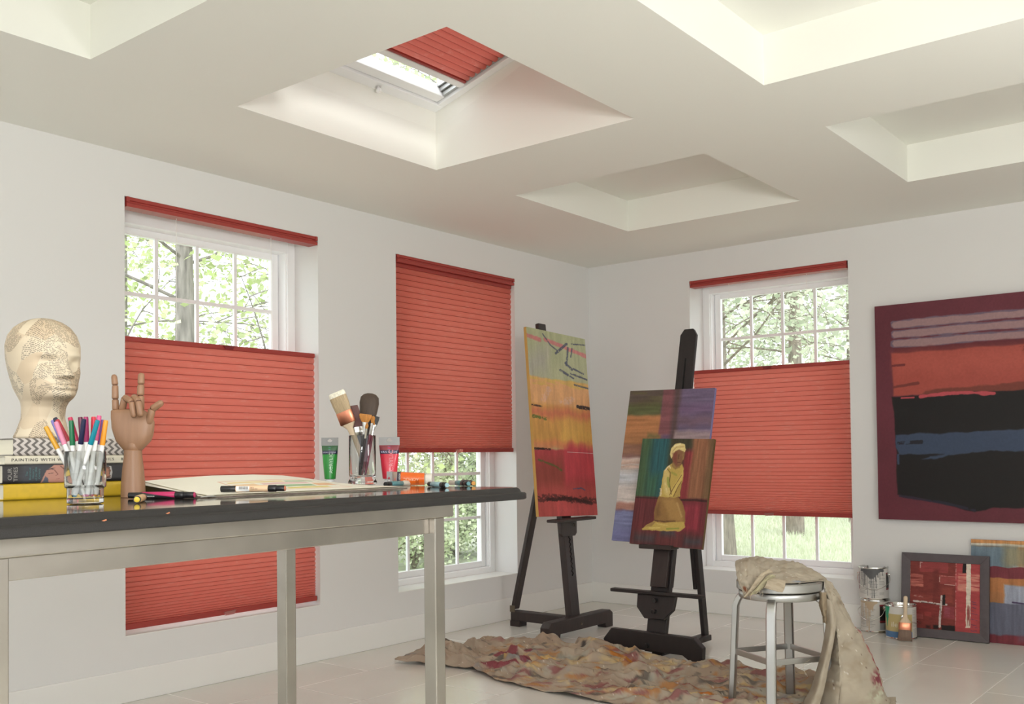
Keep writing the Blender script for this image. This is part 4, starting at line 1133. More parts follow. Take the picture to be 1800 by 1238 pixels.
brush('round_brush', 'thin round brush with a golden tip at the right of the jar', jf(.0, -.016), tipat(656.5, 732, -.014), hr_,
      [('handle', [(0, .003, .003), (.2, .0055, .0055), (.62, .005, .005), (.70, .0032, .0032)], mat('burgundy_handle', (104, 34, 50), .35)), ('ferrule', [(.69, .004, .004), (.72, .0045, .0045), (.88, .0045, .0045)], M_chrome), ('bristles', [(.88, .0042, .0042), (.93, .0075, .0075), (.975, .0075, .0075), (1, .002, .002)], M_brD)])
brush('round_brush', 'short round brush with ochre hairs at the centre of the jar', jf(-.006, -.02), tipat(645.5, 745, -.018), hr_,
      [('handle', [(0, .003, .003), (.2, .0055, .0055), (.62, .005, .005), (.72, .0032, .0032)], M_hdark), ('ferrule', [(.71, .004, .004), (.90, .0046, .0046)], M_chrome), ('bristles', [(.90, .0044, .0044), (.95, .006, .006), (1, .0015, .0015)], M_brD)])
brush('round_brush', 'slim silver-necked brush nearest the right rim of the jar', jf(.012, -.016), tipat(658.5, 741, -.004), hr_,
      [('handle', [(0, .003, .003), (.2, .0055, .0055), (.66, .005, .005), (.74, .0032, .0032)], mat('crimson_handle', (120, 30, 58), .35)), ('ferrule', [(.73, .0038, .0038), (.93, .0042, .0042)], M_chrome), ('bristles', [(.93, .004, .004), (1, .0012, .0012)], M_brD)])

_rad = [.0085, .009, .0125, .0062, .0066, .006, .006, .0056]
_sg = relax([(a[2], a[3]) for a, k in _Q], [r_ * BK for r_ in _rad], Vector((ray(637, 800).x, ray(637, 800).y, 0)).normalized(), (np.array(jb), jR * .72), 300)
brush = _brush
for (a, k), (f0, t0) in zip(_Q, _sg): brush(a[0], a[1], f0, t0, *a[4:], **k)
# ------------------------------------------------------------------ easels and pictures
def tilt_plane(P0, P1, n_h):
    """plane through the line P0-P1 (post front) containing the horizontal direction across it"""
    up = (Vector(P1) - Vector(P0)).normalized(); n = up.cross(n_h).normalized(); return Vector(P0), n
# ---- left easel, facing the room (+x)
EY = -1.13
e1b = at(1013, 1092, 1, EY); e1t = at(965, 568, 1, EY)
e1b.y = e1t.y = EY
ux = (e1t - e1b).normalized()
ez = lambda z: e1b + ux * ((z - e1b.z) / ux.z)
e1 = thing('easel', 'tall dark brown easel in the corner holding the banded abstract canvas', 'easel', (e1b.x, EY, 0))
fx = .655
post_bottom = ez(.03)
MB().bar(ez(.03) - Vector((.022, 0, 0)), ez(1.62) - Vector((.022, 0, 0)), .044, .092, (1, 0, 0)).build('post', M_easel, e1, smooth=0, bevel=.004)
MB().bar(ez(1.5) - Vector((.066, 0, 0)), e1t - Vector((.066, 0, 0)), .03, .075, (1, 0, 0)).build('upper_mast', M_easel, e1, smooth=0, bevel=.006)
for k in range(22):
    pass
rk = MB(); rack_p = [ez(.34 + .0145 * k) + Vector((.001, .014 * (k % 2), 0)) for k in range(22)]
rk.tube([p + Vector((0, 0, 0)) for p in rack_p], .0032, 6)
rk.build('ratchet_groove', mat('groove_black', (22, 18, 17), .7), e1, smooth=0)
poly = [(-.335, .075), (-.305, .105), (.305, .105), (.335, .085), (.335, 0), (.255, 0), (.25, .028), (-.22, .028), (-.225, 0), (-.335, 0)]
MB().prism(poly, -.02, .045, Matrix(((0, 0, 1, fx - .01), (1, 0, 0, EY), (0, 1, 0, 0), (0, 0, 0, 1)))).build('front_foot', M_easel, e1, smooth=0, bevel=.004)
MB().lathe([(0, 0), (.007, 0), (.006, .004), (0, .005)], 12, Matrix.Translation((fx + .0352, EY - .01, .06)) @ Matrix.Rotation(pi / 2, 4, 'Y')).build('bolt', M_brass, e1)
xk = .165
MB().prism([(xk, .035), (fx - .03, .035), (fx - .03, .095), (xk, .095)], -.032, .032, Matrix(((1, 0, 0, 0), (0, 0, -1, EY), (0, 1, 0, 0), (0, 0, 0, 1)))).build('floor_beam', M_easel, e1, smooth=0, bevel=.004)
MB().box((xk, EY - .038, 0), (xk + .075, EY + .038, .036)).build('rear_foot', M_easel, e1, smooth=0, bevel=.003)
sb = Vector((xk + .012, EY, .105)); stp = ez(1.28) - Vector((.05, 0, 0))
MB().bar(sb, stp, .026, .058, (1, 0, 0)).build('rear_strut', M_easel, e1, smooth=0, bevel=.004)
MB().box((xk - .004, EY - .033, .088), (xk + .034, EY - .0295, .128)).build('hinge', M_brass, e1, smooth=0)
tz = .682
pt = ez(tz)
MB().box((pt.x + .0, EY - .21, tz - .012), (pt.x + .075, EY + .21, tz + .006)).build('tray', M_easel, e1, smooth=0, bevel=.006)
MB().prism([(-.082, 0), (.082, 0), (.082, -.075), (.066, -.092), (-.066, -.092), (-.082, -.075)], 0, .02, Matrix(((0, 0, 1, pt.x - .004), (1, 0, 0, EY), (0, 1, 0, tz - .013), (0, 0, 0, 1)))).build('tray_bracket', M_easel, e1, smooth=0, bevel=.003)
MB().lathe([(.009, 0), (.011, .002), (.009, .004)], 16, Matrix.Translation((pt.x + .0165, EY + .052, tz - .04)) @ Matrix.Rotation(pi / 2, 4, 'Y')).build('screw_eye', M_brass, e1)

# banded abstract canvas: painted top to bottom in strips
c = Cv(360, 130, (178, 178, 140), asp=2.65)
c.rect(-1, -.1, 2, .27, (176, 180, 136), 1); c.rect(-.1, .12, .35, .27, (176, 170, 160), .75, rough=.06, soft=.12); c.rect(.3, .16, 1.1, .27, (182, 182, 142), .5, soft=.1)
c.stroke([(0, .045), (.2, .055)], .034, (206, 92, 98), .75, dry=.25); c.stroke([(.3, .05), (.6, .07), (1.0, .10)], .034, (208, 100, 106), .8, dry=.2)
c.rect(-1, .262, 2, .42, (222, 160, 92), 1, rough=.01, soft=.01); c.rect(-1, .262, 2, .30, (214, 172, 62), .85, rough=.02, dry=.45)
c.stroke([(.2, .38), (.3, .32)], .05, (216, 170, 150), .6, dry=.45); c.stroke([(.5, .39), (.68, .36)], .06, (220, 178, 160), .6, dry=.45)
c.rect(-1, .405, 2, .62, (212, 150, 52), 1, rough=.012, soft=.02); c.rect(-1, .42, 1.2, .47, (204, 96, 56), .75, rough=.03, soft=.04); c.rect(.45, .50, 1.05, .60, (226, 178, 62), .7, rough=.05, soft=.1); c.rect(0, .53, .4, .6, (190, 140, 48), .6, soft=.1)
c.rect(-1, .60, 2, .65, (214, 122, 62), .8, rough=.02, soft=.03)
c.rect(-1, .645, 2, 1.2, (176, 44, 50), 1, rough=.008, soft=.01); c.rect(.5, .62, 1.1, .80, (198, 36, 56), .9, rough=.03, soft=.05); c.rect(-.1, .69, .45, .86, (140, 62, 44), .75, rough=.04, soft=.08); c.rect(-1, .84, 2, 1.1, (186, 64, 54), .7, rough=.02, soft=.06); c.rect(.3, .93, 1.1, 1.05, (206, 58, 60), .7, soft=.05)
navy = (72, 76, 98)
for pts, w in (([(.26, .02), (.38, .075), (.5, .10)], .012), ([(.46, .115), (.66, .05)], .022), ([(.75, .045), (1.0, .035)], .012), ([(.68, .07), (.66, .12), (.63, .17)], .018), ([(.75, .07), (.72, .12)], .014), ([(.62, .16), (.72, .19)], .022), ([(.75, .185), (.92, .205)], .016), ([(.52, .205), (.64, .225)], .022), ([(.7, .215), (.98, .235)], .016), ([(.68, .23), (.74, .24)], .016), ([(.75, .275), (1.0, .285)], .014)):
    c.stroke(pts, w, navy, .85, dry=.3)
blk = (44, 32, 30)
c.stroke([(.78, .398), (1.0, .402)], .032, blk, .95, dry=.3); c.stroke([(0, .415), (.16, .418)], .014, blk, .9, dry=.35); c.stroke([(0, .645), (.25, .645)], .018, blk, .95, dry=.3); c.stroke([(.02, .475), (.22, .482)], .026, (96, 116, 44), .9, dry=.42)
c.stroke([(.54, .655), (1.0, .655)], .0035, (224, 200, 196), .9); c.stroke([(.06, .705), (.3, .73), (.42, .755)], .018, (92, 104, 48), .85, dry=.35)
c.stroke([(0, .905), (.3, .90), (.6, .915), (1.0, .92)], .05, (64, 32, 32), .7, rough=.8, dry=.36); c.stroke([(.15, .915), (.5, .905), (.9, .93)], .03, (46, 28, 28), .8, rough=.8, dry=.3); c.stroke([(.6, .855), (.74, .85), (.8, .86)], .012, (84, 84, 118), .9, dry=.3)
c.var(.10, 30, 8, 4); c.var(.05, 160, 120, 5)
th1 = .02
P0 = ez(tz) + Vector((.034, 0, 0)); n1 = ux.cross(Vector((0, 1, 0))).normalized()
BL, BR, TL, TR = onp(946, 909, P0, n1), onp(1051.5, 905.5, P0, n1), onp(926, 574, P0, n1), onp(1027, 597, P0, n1)
zb = tz + .0075
def sq(BL, BR, TL, TR):     # square the four corners up: same width and upright sides within the plane
    up = ((TL - BL) + (TR - BR)).normalized(); right = ((BR - BL) + (TR - TL)); right = (right - up * right.dot(up)).normalized()
    w = ((BR - BL).length + (TR - TL).length) / 2; h = ((TL - BL).length + (TR - BR).length) / 2
    cc = (BL + BR + TL + TR) / 4
    return cc - right * w / 2 - up * h / 2, cc + right * w / 2 - up * h / 2, cc - right * w / 2 + up * h / 2, cc + right * w / 2 + up * h / 2
def rest(cs, zb):           # drop the picture along its own plane until its lowest corner stands at zb
    BL, BR, TL, TR = cs; up = (TL - BL).normalized(); d = (min(BL.z, BR.z) - zb) / up.z
    return [p - up * d for p in cs]
BL, BR, TL, TR = sq(BL, BR, TL, TR)
print('canvas1', [tuple(round(v, 3) for v in p) for p in (BL, BR, TL, TR)])
r = thing('banded_canvas', 'tall narrow abstract canvas in green, yellow and red bands on the corner easel', 'painting', (BL + BR) / 2)
slab('canvas', M_paint, r, TL, TR, BR, BL, th1, c.c, side=(196, 150, 60))

# ---- right easel, facing the camera side (-y)
EX = 1.405
e2b = at(1150, 1130, 0, EX); e2t = at(1205, 578, 0, EX)
u2 = (e2t - e2b).normalized()
ey = lambda z: e2b + u2 * ((z - e2b.z) / u2.z)
e2 = thing('easel', 'black wooden easel in front of the far window holding two paintings', 'easel', (EX, e2b.y, 0))
B_ = Vector((0, .022, 0))
MB().bar(ey(.03) + B_, ey(.62) + B_, .115, .03, (1, 0, 0)).build('lower_post', M_easel2, e2, smooth=0, bevel=.003)
M2 = frame_from(e2t - ey(.36), (1, 0, 0), ey(.36) + Vector((0, .048, 0))); Lm = (e2t - ey(.36)).length
MB().prism([(-.05, 0), (.05, 0), (.05, Lm - .035), (.028, Lm), (-.028, Lm), (-.05, Lm - .035)], -.012, .012, M2 @ Matrix(((1, 0, 0, 0), (0, 0, 1, 0), (0, 1, 0, 0), (0, 0, 0, 1)))).build('mast', M_easel2, e2, smooth=0, bevel=.003)
MB().bar(e2t - u2 * .56 + Vector((0, .034, 0)), e2t - u2 * .17 + Vector((0, .034, 0)), .007, .004, (1, 0, 0)).build('mast_slot', mat('slot_black', (10, 10, 10), .9), e2, smooth=0)
MB().bar(ey(.365) - Vector((0, .012, 0)), ey(.575) - Vector((0, .012, 0)), .095, .022, (1, 0, 0)).build('sliding_panel', M_easel, e2, smooth=0, bevel=.003)
yb2 = e2b.y - .03
poly = [(-.265, .0), (-.285, .065), (-.235, .125), (.255, .122), (.305, .075), (.30, 0), (.235, 0), (.19, .028), (-.15, .03)]
MB().prism([(x + 0, z) for x, z in poly][::-1], -.02, .02, Matrix(((1, 0, 0, EX), (0, 0, -1, yb2), (0, 1, 0, .018), (0, 0, 0, 1)))).build('front_foot', M_easel2, e2, smooth=0, bevel=.004)
def knob(p): MB().lathe([(0, -.004), (.013, -.004), (.013, .0), (.006, .002), (.0055, .01), (.013, .012), (.012, .018), (0, .02)], 8, Matrix.Translation(p) @ Matrix.Rotation(pi / 2, 4, 'X')).build('knob', M_black, e2, smooth=30)
knob((EX - .01, yb2 - .021, .075))
pz = .345
pl_ = ey(.28) - Vector((0, .016, 0))
Mp = frame_from(u2, (1, 0, 0), ey(.20) - Vector((0, .004, 0)))
poly = [(-.06, 0), (.055, 0), (.108, .055), (.115, .125), (-.115, .125), (-.112, .055)]
MB().prism(poly, -.024, .0, Mp @ Matrix(((1, 0, 0, 0), (0, 0, 1, 0), (0, 1, 0, 0), (0, 0, 0, 1)))).build('shelf_bracket', M_easel2, e2, smooth=0, bevel=.003)
for z in (.245, .30): knob(ey(z) + Vector((-.0, -.031, 0)))
ps = ey(.333)
MB().box((EX - .275, ps.y - .05, .328), (EX + .275, ps.y - .004, .346)).build('shelf', M_easel2, e2, smooth=0, bevel=.004)
t2 = ey(.575)
MB().box((EX - .105, t2.y - .085, .566), (EX + .09, t2.y + .004, .588)).build('tray', M_easel, e2, smooth=0, bevel=.004)
sx2 = 1.425
strb = Vector((sx2, -.985, .045)); strt = ey(1.25) + Vector((sx2 - EX, .075, 0))
MB().bar(strb, strb + (strt - strb) * .62, .05, .024, (0, 1, 0)).build('rear_strut', M_easel2, e2, smooth=0, bevel=.003)
MB().bar(strb + (strt - strb) * .22 - Vector((.026, 0, 0)), strt - Vector((.026, 0, 0)), .05, .022, (0, 1, 0)).build('strut_extension', M_easel2, e2, smooth=0, bevel=.003)
MB().box((sx2 - .03, yb2 + .02, .018), (sx2 + .03, -.965, .05)).build('floor_beam', M_easel2, e2, smooth=0, bevel=.003)

# abstract in soft blocks, behind
c = Cv(280, 170, (110, 84, 110), asp=1.6)
c.rect(-1, -1, .41, .2, (98, 88, 62), 1, soft=.03); c.rect(-1, .0, .42, .08, (92, 76, 72), .8, rough=.02, soft=.04, dry=.4); c.rect(-1, .1, .4, .17, (92, 100, 58), .8, soft=.04); c.rect(-1, .17, .43, .36, (176, 112, 56), 1, rough=.008, soft=.02); c.rect(-1, .30, .43, .46, (158, 106, 60), .7, soft=.08); c.rect(.28, .29, .42, .32, (94, 100, 60), .7, soft=.03)
c.rect(.41, -1, .56, .3, (128, 74, 80), 1, rough=.006, soft=.02); c.rect(.54, -1, .66, .34, (92, 70, 70), 1, soft=.06); c.rect(.62, -1, 2, .3, (108, 92, 120), 1, soft=.05); c.rect(.62, .1, 2, .16, (116, 84, 118), .6, soft=.05); c.rect(.62, .18, 2, .24, (112, 84, 96), .7, soft=.04); c.rect(.6, .28, 2, .36, (176, 152, 150), .8, soft=.03)
c.rect(-1, .455, .35, .79, (200, 190, 184), 1, rough=.01, soft=.02); c.rect(-1, .46, .35, .53, (190, 150, 128), .7, soft=.05, dry=.35); c.rect(-1, .54, .35, .62, (178, 186, 196), .7, soft=.05); c.rect(-1, .75, .35, .80, (172, 116, 98), .9, soft=.02); c.rect(-1, .795, .35, 1.2, (116, 122, 164), 1, soft=.02); c.rect(-1, .93, .35, 1.1, (104, 104, 150), .7, soft=.05)
c.rect(.3, .36, 2, 2, (120, 80, 70), 1)
c.var(.16, 4, 70, 4); c.var(.06, 120, 120, 6)
n2 = u2.cross(Vector((1, 0, 0))).normalized()
if n2.y > 0: n2 = -n2
th2 = .02
P2 = ey(.6) - Vector((0, .0, 0)) + n2 * (th2 + .012)
BLb, TLb, TRb = onp(1075, 951, P2, n2), onp(1108, 688.5, P2, n2), onp(1257, 681, P2, n2)
BRb = BLb + (TRb - TLb)
cs = sq(BLb, BRb, TLb, TRb)
r = thing('block_painting', 'soft-edged abstract in orange and violet blocks behind the kneeling figure picture', 'painting', (cs[0] + cs[1]) / 2)
BL, BR, TL, TR = cs
print('back painting', [tuple(round(v, 3) for v in p) for p in cs])
slab('canvas', M_paint, r, TL, TR, BR, BL, th2, c.c, side=(124, 118, 168))
# kneeling figure, in front
c = Cv(250, 170, (70, 64, 52), asp=1.36)
c.rect(-1, -1, .42, .58, (42, 86, 88), 1, soft=.05); c.rect(-1, -1, .14, .6, (76, 98, 58), .8, soft=.12); c.rect(.18, 0, .36, .6, (36, 92, 100), .7, soft=.08); c.rect(.14, .35, .3, .6, (70, 104, 62), .6, soft=.1)
c.rect(.40, -1, .70, .57, (66, 62, 42), .9, soft=.07); c.rect(.62, .1, .76, .58, (142, 34, 42), .95, soft=.05); c.rect(.72, -1, 1.0, .56, (142, 90, 56), 1, soft=.05); c.rect(.93, -1, 2, .58, (112, 84, 52), .8, soft=.05)
c.rect(-1, .555, 2, 2, (104, 36, 40), 1, rough=.012, soft=.02); c.rect(.6, .6, .93, .86, (146, 28, 50), .9, soft=.08); c.rect(-1, .60, .3, .8, (98, 40, 44), .7, soft=.1); c.rect(-1, .86, 2, 2, (98, 46, 46), .8, soft=.06); c.rect(.05, .9, .35, .98, (62, 74, 80), .6, soft=.06); c.rect(.42, .85, .62, .91, (58, 78, 84), .6, soft=.05); c.rect(.75, .9, .98, .97, (60, 80, 88), .6, soft=.06); c.stroke([(.6, .57), (.85, .565), (1.0, .57)], .016, (60, 38, 32), .8); c.stroke([(0, .565), (.4, .565)], .01, (60, 40, 36), .8)
c.var(.22, 50, 4, 3)
ye, yd, yl, gr = (190, 160, 62), (146, 106, 46), (222, 200, 128), (134, 146, 52)
c.poly([(.34, .54), (.31, .62), (.295, .70), (.315, .77), (.45, .80), (.70, .80), (.74, .78), (.725, .68), (.665, .585), (.60, .545)], yd, 1)        # thigh and hip
c.poly([(.40, .57), (.55, .56), (.64, .62), (.70, .72), (.70, .77), (.52, .75), (.46, .66)], (170, 128, 58), .85, soft=.05); c.poly([(.31, .66), (.36, .60), (.38, .72), (.33, .76)], (112, 76, 38), .7, soft=.05)
c.stroke([(.60, .60), (.68, .72)], .012, (190, 152, 84), .6); c.stroke([(.315, .77), (.45, .775), (.60, .765)], .008, (92, 62, 34), .8)
c.poly([(.15, .853), (.22, .815), (.31, .775), (.45, .79), (.60, .775), (.73, .765), (.745, .815), (.68, .855), (.45, .863), (.28, .862), (.16, .865)], ye, 1)  # shin
c.poly([(.19, .835), (.30, .78), (.34, .785), (.28, .83)], (150, 116, 58), .8); c.stroke([(.5, .84), (.66, .83)], .012, gr, .8); c.stroke([(.25, .845), (.40, .835)], .010, (214, 188, 96), .8); c.stroke([(.36, .80), (.5, .81)], .008, (206, 180, 96), .7)
c.poly([(.36, .30), (.40, .265), (.46, .235), (.54, .26), (.60, .235), (.635, .27), (.64, .38), (.62, .47), (.625, .54), (.55, .55), (.44, .55), (.345, .545), (.35, .42)], ye, 1)    # torso
c.poly([(.36, .305), (.41, .285), (.45, .33), (.455, .42), (.50, .525), (.46, .55), (.40, .51), (.37, .42)], yl, .55, soft=.03)    # upper arm
c.poly([(.47, .53), (.52, .44), (.60, .34), (.63, .28), (.64, .36), (.58, .46), (.53, .54)], (208, 178, 80), .95); c.poly([(.55, .55), (.57, .48), (.625, .40), (.625, .54)], (176, 144, 60), .9)
c.stroke([(.40, .28), (.455, .32), (.46, .42), (.505, .52)], .006, (88, 60, 30), .85); c.stroke([(.48, .53), (.54, .44), (.615, .34)], .006, (100, 70, 34), .8); c.stroke([(.54, .54), (.58, .46), (.62, .40)], .006, (100, 70, 34), .8)
c.stroke([(.345, .48), (.36, .53)], .022, (224, 204, 160), .9, dry=.4); c.stroke([(.43, .37), (.46, .45)], .018, gr, .7); c.stroke([(.48, .32), (.54, .34)], .018, gr, .5); c.stroke([(.38, .30), (.43, .255), (.45, .28)], .008, (230, 212, 170), .9); c.stroke([(.40, .42), (.44, .50)], .010, (232, 214, 150), .7, dry=.4)
c.poly([(.47, .22), (.56, .22), (.59, .27), (.52, .29), (.46, .26)], (150, 116, 54), 1)                                          # neck
c.poly([(.435, .13), (.48, .09), (.58, .085), (.625, .12), (.62, .19), (.59, .25), (.53, .275), (.475, .22)], (134, 90, 54), 1)     # face
c.poly([(.42, .15), (.425, .09), (.47, .05), (.54, .038), (.61, .055), (.635, .10), (.62, .125), (.54, .10), (.48, .12), (.45, .19)], (222, 200, 124), 1); c.stroke([(.45, .12), (.50, .08), (.60, .075)], .008, (186, 150, 80), .8); c.stroke([(.47, .07), (.55, .05)], .008, (240, 228, 176), .8)
c.poly([(.45, .14), (.52, .12), (.53, .25), (.48, .22)], (122, 52, 40), .75, soft=.03); c.stroke([(.545, .15), (.545, .19)], .008, (92, 54, 36), .7); c.stroke([(.54, .225), (.575, .222)], .006, (90, 46, 36), .7); c.stroke([(.60, .12), (.61, .19)], .012, (150, 120, 58), .7)
c.var(.06, 120, 120, 6)
P3 = P2 + n2 * (.024)
th3 = .02
BLb, BRb, TLb, TRb = onp(1107, 956, P3, n2), onp(1233, 965.5, P3, n2), onp(1129, 772.5, P3, n2), onp(1256.5, 770.5, P3, n2)
cs = sq(BLb, BRb, TLb, TRb)
print('front painting', [tuple(round(v, 3) for v in p) for p in cs], 'tray', tuple(t2))
r = thing('figure_painting', 'painting of a kneeling yellow figure, in front on the black easel', 'painting', (cs[0] + cs[1]) / 2)
BL, BR, TL, TR = cs
slab('canvas', M_paint, r, TL, TR, BR, BL, th3, c.c, side=(104, 78, 40))

# ---- large wall painting: broad bars in a maroon ground
bx0, bx1, bz0, bz1 = 2.09, 3.36, .665, 1.935
c = Cv(420, 420, (106, 40, 54), asp=1.0)
c.var(.08, 5, 5, 2)
def lobes(u0, v0, v1, n, col, edge, wob=.012):
    for k in range(n):
        a_, b_ = v0 + (v1 - v0) * k / n, v0 + (v1 - v0) * (k + 1) / n
        m = (a_ + b_) / 2; h_ = (b_ - a_) / 2
        c.poly([(u0 + .012, a_ + .004), (.3, a_ + .002), (.6, a_ + .004), (1.05, a_ + .002), (1.05, b_), (.5, b_ - .003), (.2, b_ + .001), (u0 + .012, b_ - .003), (u0, m + h_ * .5), (u0, m - h_ * .5)], edge, 1, rough=.006, soft=.004)
        c.poly([(u0 + .014, a_ + .010), (.3, a_ + .008), (.6, a_ + .010), (1.05, a_ + .006), (1.05, b_ - .004), (.5, b_ - .007), (.2, b_ - .004), (u0 + .014, b_ - .007), (u0 + .004, m)], col, 1, rough=.005, soft=.004)
lobes(.072, .070, .205, 3, (158, 122, 124), (112, 92, 110))
c.rect(.08, .205, 1.2, .235, (102, 30, 34), .7, soft=.01)
c.rect(.076, .228, 1.2, .425, (168, 60, 42), 1, rough=.006, soft=.008); c.rect(.10, .24, .9, .33, (184, 72, 52), .6, rough=.03, soft=.06); c.stroke([(.077, .285), (.13, .283)], .006, (112, 36, 40), .9, dry=.2); c.stroke([(.08, .385), (.19, .372)], .007, (116, 44, 38), .9, dry=.2)
c.stroke([(.62, .245), (.72, .25), (.80, .246)], .012, (122, 44, 34), .8, dry=.35); c.stroke([(.70, .25), (.68, .275)], .008, (116, 40, 32), .8, dry=.3)
c.poly([(.22, .41), (.45, .395), (.7, .39), (1.05, .40), (1.05, .43), (.2, .43)], (116, 50, 36), .9)
c.poly([(.076, .43), (.4, .425), (1.05, .42), (1.05, 1.0 - .07), (.5, .935), (.42, .955), (.3, .93), (.2, .90), (.09, .885), (.088, .7), (.08, .55)], (33, 30, 30), 1, rough=.006, soft=.006)
c.stroke([(.2, .434), (.3, .425), (.4, .425), (.51, .435)], .009, (196, 52, 66), .95, rough=.6); c.stroke([(.115, .437), (.17, .437)], .005, (190, 52, 66), .9, dry=.35)
c.poly([(.09, .605), (.35, .60), (.6, .595), (.85, .59), (1.05, .588), (1.05, .685), (.75, .685), (.45, .69), (.33, .705), (.25, .725), (.2, .72), (.3, .70), (.1, .70), (.085, .66)], (58, 72, 98), 1, rough=.008, soft=.006)
c.stroke([(.1, .645), (.2, .642)], .010, (36, 34, 40), .9, dry=.38); c.stroke([(.66, .625), (.84, .615), (1.0, .61)], .014, (38, 38, 46), .9, dry=.42); c.stroke([(.095, .70), (.095, .74)], .006, (58, 72, 98), 1)
c.stroke([(.1, .89), (.3, .92), (.42, .948)], .007, (44, 44, 62), .8, dry=.3)
c.var(.05, 140, 140, 5)
r = thing('wall_painting', 'huge maroon wall painting of broad pink, orange, black and blue bars', 'painting', (bx0, 0, bz0))
slab('canvas', M_paint, r, Vector((bx0, -.045, bz1)), Vector((bx1, -.045, bz1)), Vector((bx1, -.045, bz0)), Vector((bx0, -.045, bz0)), .043, c.c, side=(92, 34, 50))

# ---- framed red painting leaning on the wall
c = Cv(300, 300, (134, 46, 36), asp=1.05)
c.rect(-1, -1, .66, 2, (130, 42, 34), 1); c.rect(.655, -1, 2, 2, (176, 44, 48), 1, soft=.006); c.rect(.14, .0, .55, .16, (152, 46, 46), 1, rough=.008); c.rect(.34, .12, .42, .5, (116, 38, 30), .7, soft=.04); c.rect(.46, .36, .62, .6, (150, 54, 38), .7, soft=.05)
c.rect(.01, .2, .2, .38, (178, 84, 70), .9, dry=.42); c.rect(.02, .31, .2, .38, (198, 104, 86), .8, dry=.4); c.rect(.43, .2, .65, .33, (156, 54, 50), .9); c.stroke([(.43, .2), (.43, .29)], .008, (214, 180, 166), .8, dry=.4); c.stroke([(.5, .325), (.64, .33)], .006, (220, 190, 178), .8, dry=.3); c.stroke([(.45, .205), (.64, .205)], .006, (196, 120, 108), .8, dry=.4)
c.rect(0, .5, .33, .62, (148, 52, 42), .8); c.stroke([(.05, .52), (.2, .53)], .012, (200, 150, 136), .7, dry=.5); c.stroke([(.15, .03), (.15, .1)], .008, (214, 190, 176), .8, dry=.4); c.stroke([(.15, .02), (.18, .02)], .008, (214, 190, 176), .8, dry=.4)
c.rect(.1, .64, .44, .8, (140, 34, 30), .8); c.rect(.1, .75, .2, .86, (166, 70, 66), .7, dry=.4); c.rect(.22, .75, .32, .82, (164, 40, 36), .7); c.rect(.48, .64, .64, .82, (146, 44, 56), .9); c.rect(.5, .66, .58, .8, (160, 72, 92), .6, dry=.45)
wh_ = (214, 204, 198)
c.stroke([(.06, .605), (.25, .605), (.44, .625), (.53, .62)], .016, wh_, .95, dry=.28); c.stroke([(.46, .50), (.455, .62), (.44, .80), (.435, .95)], .018, wh_, .95, dry=.25); c.stroke([(.17, .612), (.44, .632)], .004, (70, 66, 64), .9); c.stroke([(.447, .64), (.44, .82)], .004, (80, 76, 72), .8)
blk = (40, 32, 32)
c.rect(.475, .48, .515, .63, blk, 1); c.rect(.46, .92, .65, 1.01, blk, 1); c.rect(.34, .935, .41, .99, blk, 1, soft=.02); c.rect(.24, .95, .3, .99, blk, .7, soft=.03)
c.stroke([(.66, .0), (.66, .95)], .0045, (230, 190, 180), .8, dry=.45); c.stroke([(.002, .0), (.002, .5)], .006, (220, 200, 180), .8, dry=.4)
c.rect(.75, .0, .8, .14, blk, 1); c.rect(.69, .16, .99, .4, (214, 132, 112), .95, rough=.02, soft=.03, dry=.35); c.rect(.7, .26, .98, .30, (186, 60, 56), .7, soft=.02)
c.rect(.80, .0, .865, .93, (222, 206, 188), 1, rough=.012, soft=.004); c.rect(.805, .4, .862, .9, (150, 60, 54), .9, dry=.56, dr='v')
for v in (.55, .58, .63, .68, .72, .8, .88, .91): c.stroke([(.88, v), (.92 + .06 * (v * 37 % 1), v + .01)], .006, (92, 62, 96), .75, dry=.42)
c.stroke([(.87, .965), (.9, .97), (.95, .96)], .005, (84, 56, 92), .9)
c.var(.10, 12, 40, 4); c.var(.06, 140, 140, 6)
fb, ft_ = -.088, -.037
FBL, FBR = at(1586.5, 1116, 1, fb), at(1739, 1129.5, 1, fb); FTL, FTR = at(1586, 971, 1, ft_), at(1741.5, 979, 1, ft_)
x0, x1, zt_ = (FBL.x + FTL.x) / 2, (FBR.x + FTR.x) / 2, (FTL.z + FTR.z) / 2
r = thing('framed_painting', 'red abstract in a slate grey frame leaning on the wall beside the paint tins', 'painting', ((x0 + x1) / 2, fb, 0))
upf = Vector((0, ft_ - fb, zt_)).normalized(); Hf = Vector((0, ft_ - fb, zt_)).length; nf = Vector((0, -upf.z, upf.y))
Mf = Matrix((Vector((1, 0, 0)), upf, nf)).transposed().to_4x4(); Mf.translation = Vector((x0, fb, .001))
W_ = x1 - x0; fw = .048
M_frame = mat('slate_frame', (88, 80, 84), .5, noise=.12, nscale=25)
def mitre(a, b_, c_, d_): # one moulding of the frame
    m = MB()
    P = [(*a, .0), (*b_, .0), (*c_, 0), (*d_, 0), (*a, .024), (*b_, .024), (*c_, .019), (*d_, .019)]
    m.add(P, [(3, 2, 1, 0), (4, 5, 6, 7), (0, 1, 5, 4), (1, 2, 6, 5), (2, 3, 7, 6), (3, 0, 4, 7)], Mf); return m
g_ = .0
for a, b_, c_, d_ in (((0, 0), (W_, 0), (W_ - fw, fw), (fw, fw)), ((W_, 0), (W_, Hf), (W_ - fw, Hf - fw), (W_ - fw, fw)), ((W_, Hf), (0, Hf), (fw, Hf - fw), (W_ - fw, Hf - fw)), ((0, Hf), (0, 0), (fw, fw), (fw, Hf - fw))):
    mitre(a, b_, c_, d_).build('frame_side', M_frame, r, smooth=0, bevel=.002)
q = lambda x, y, z: Mf @ Vector((x, y, z))
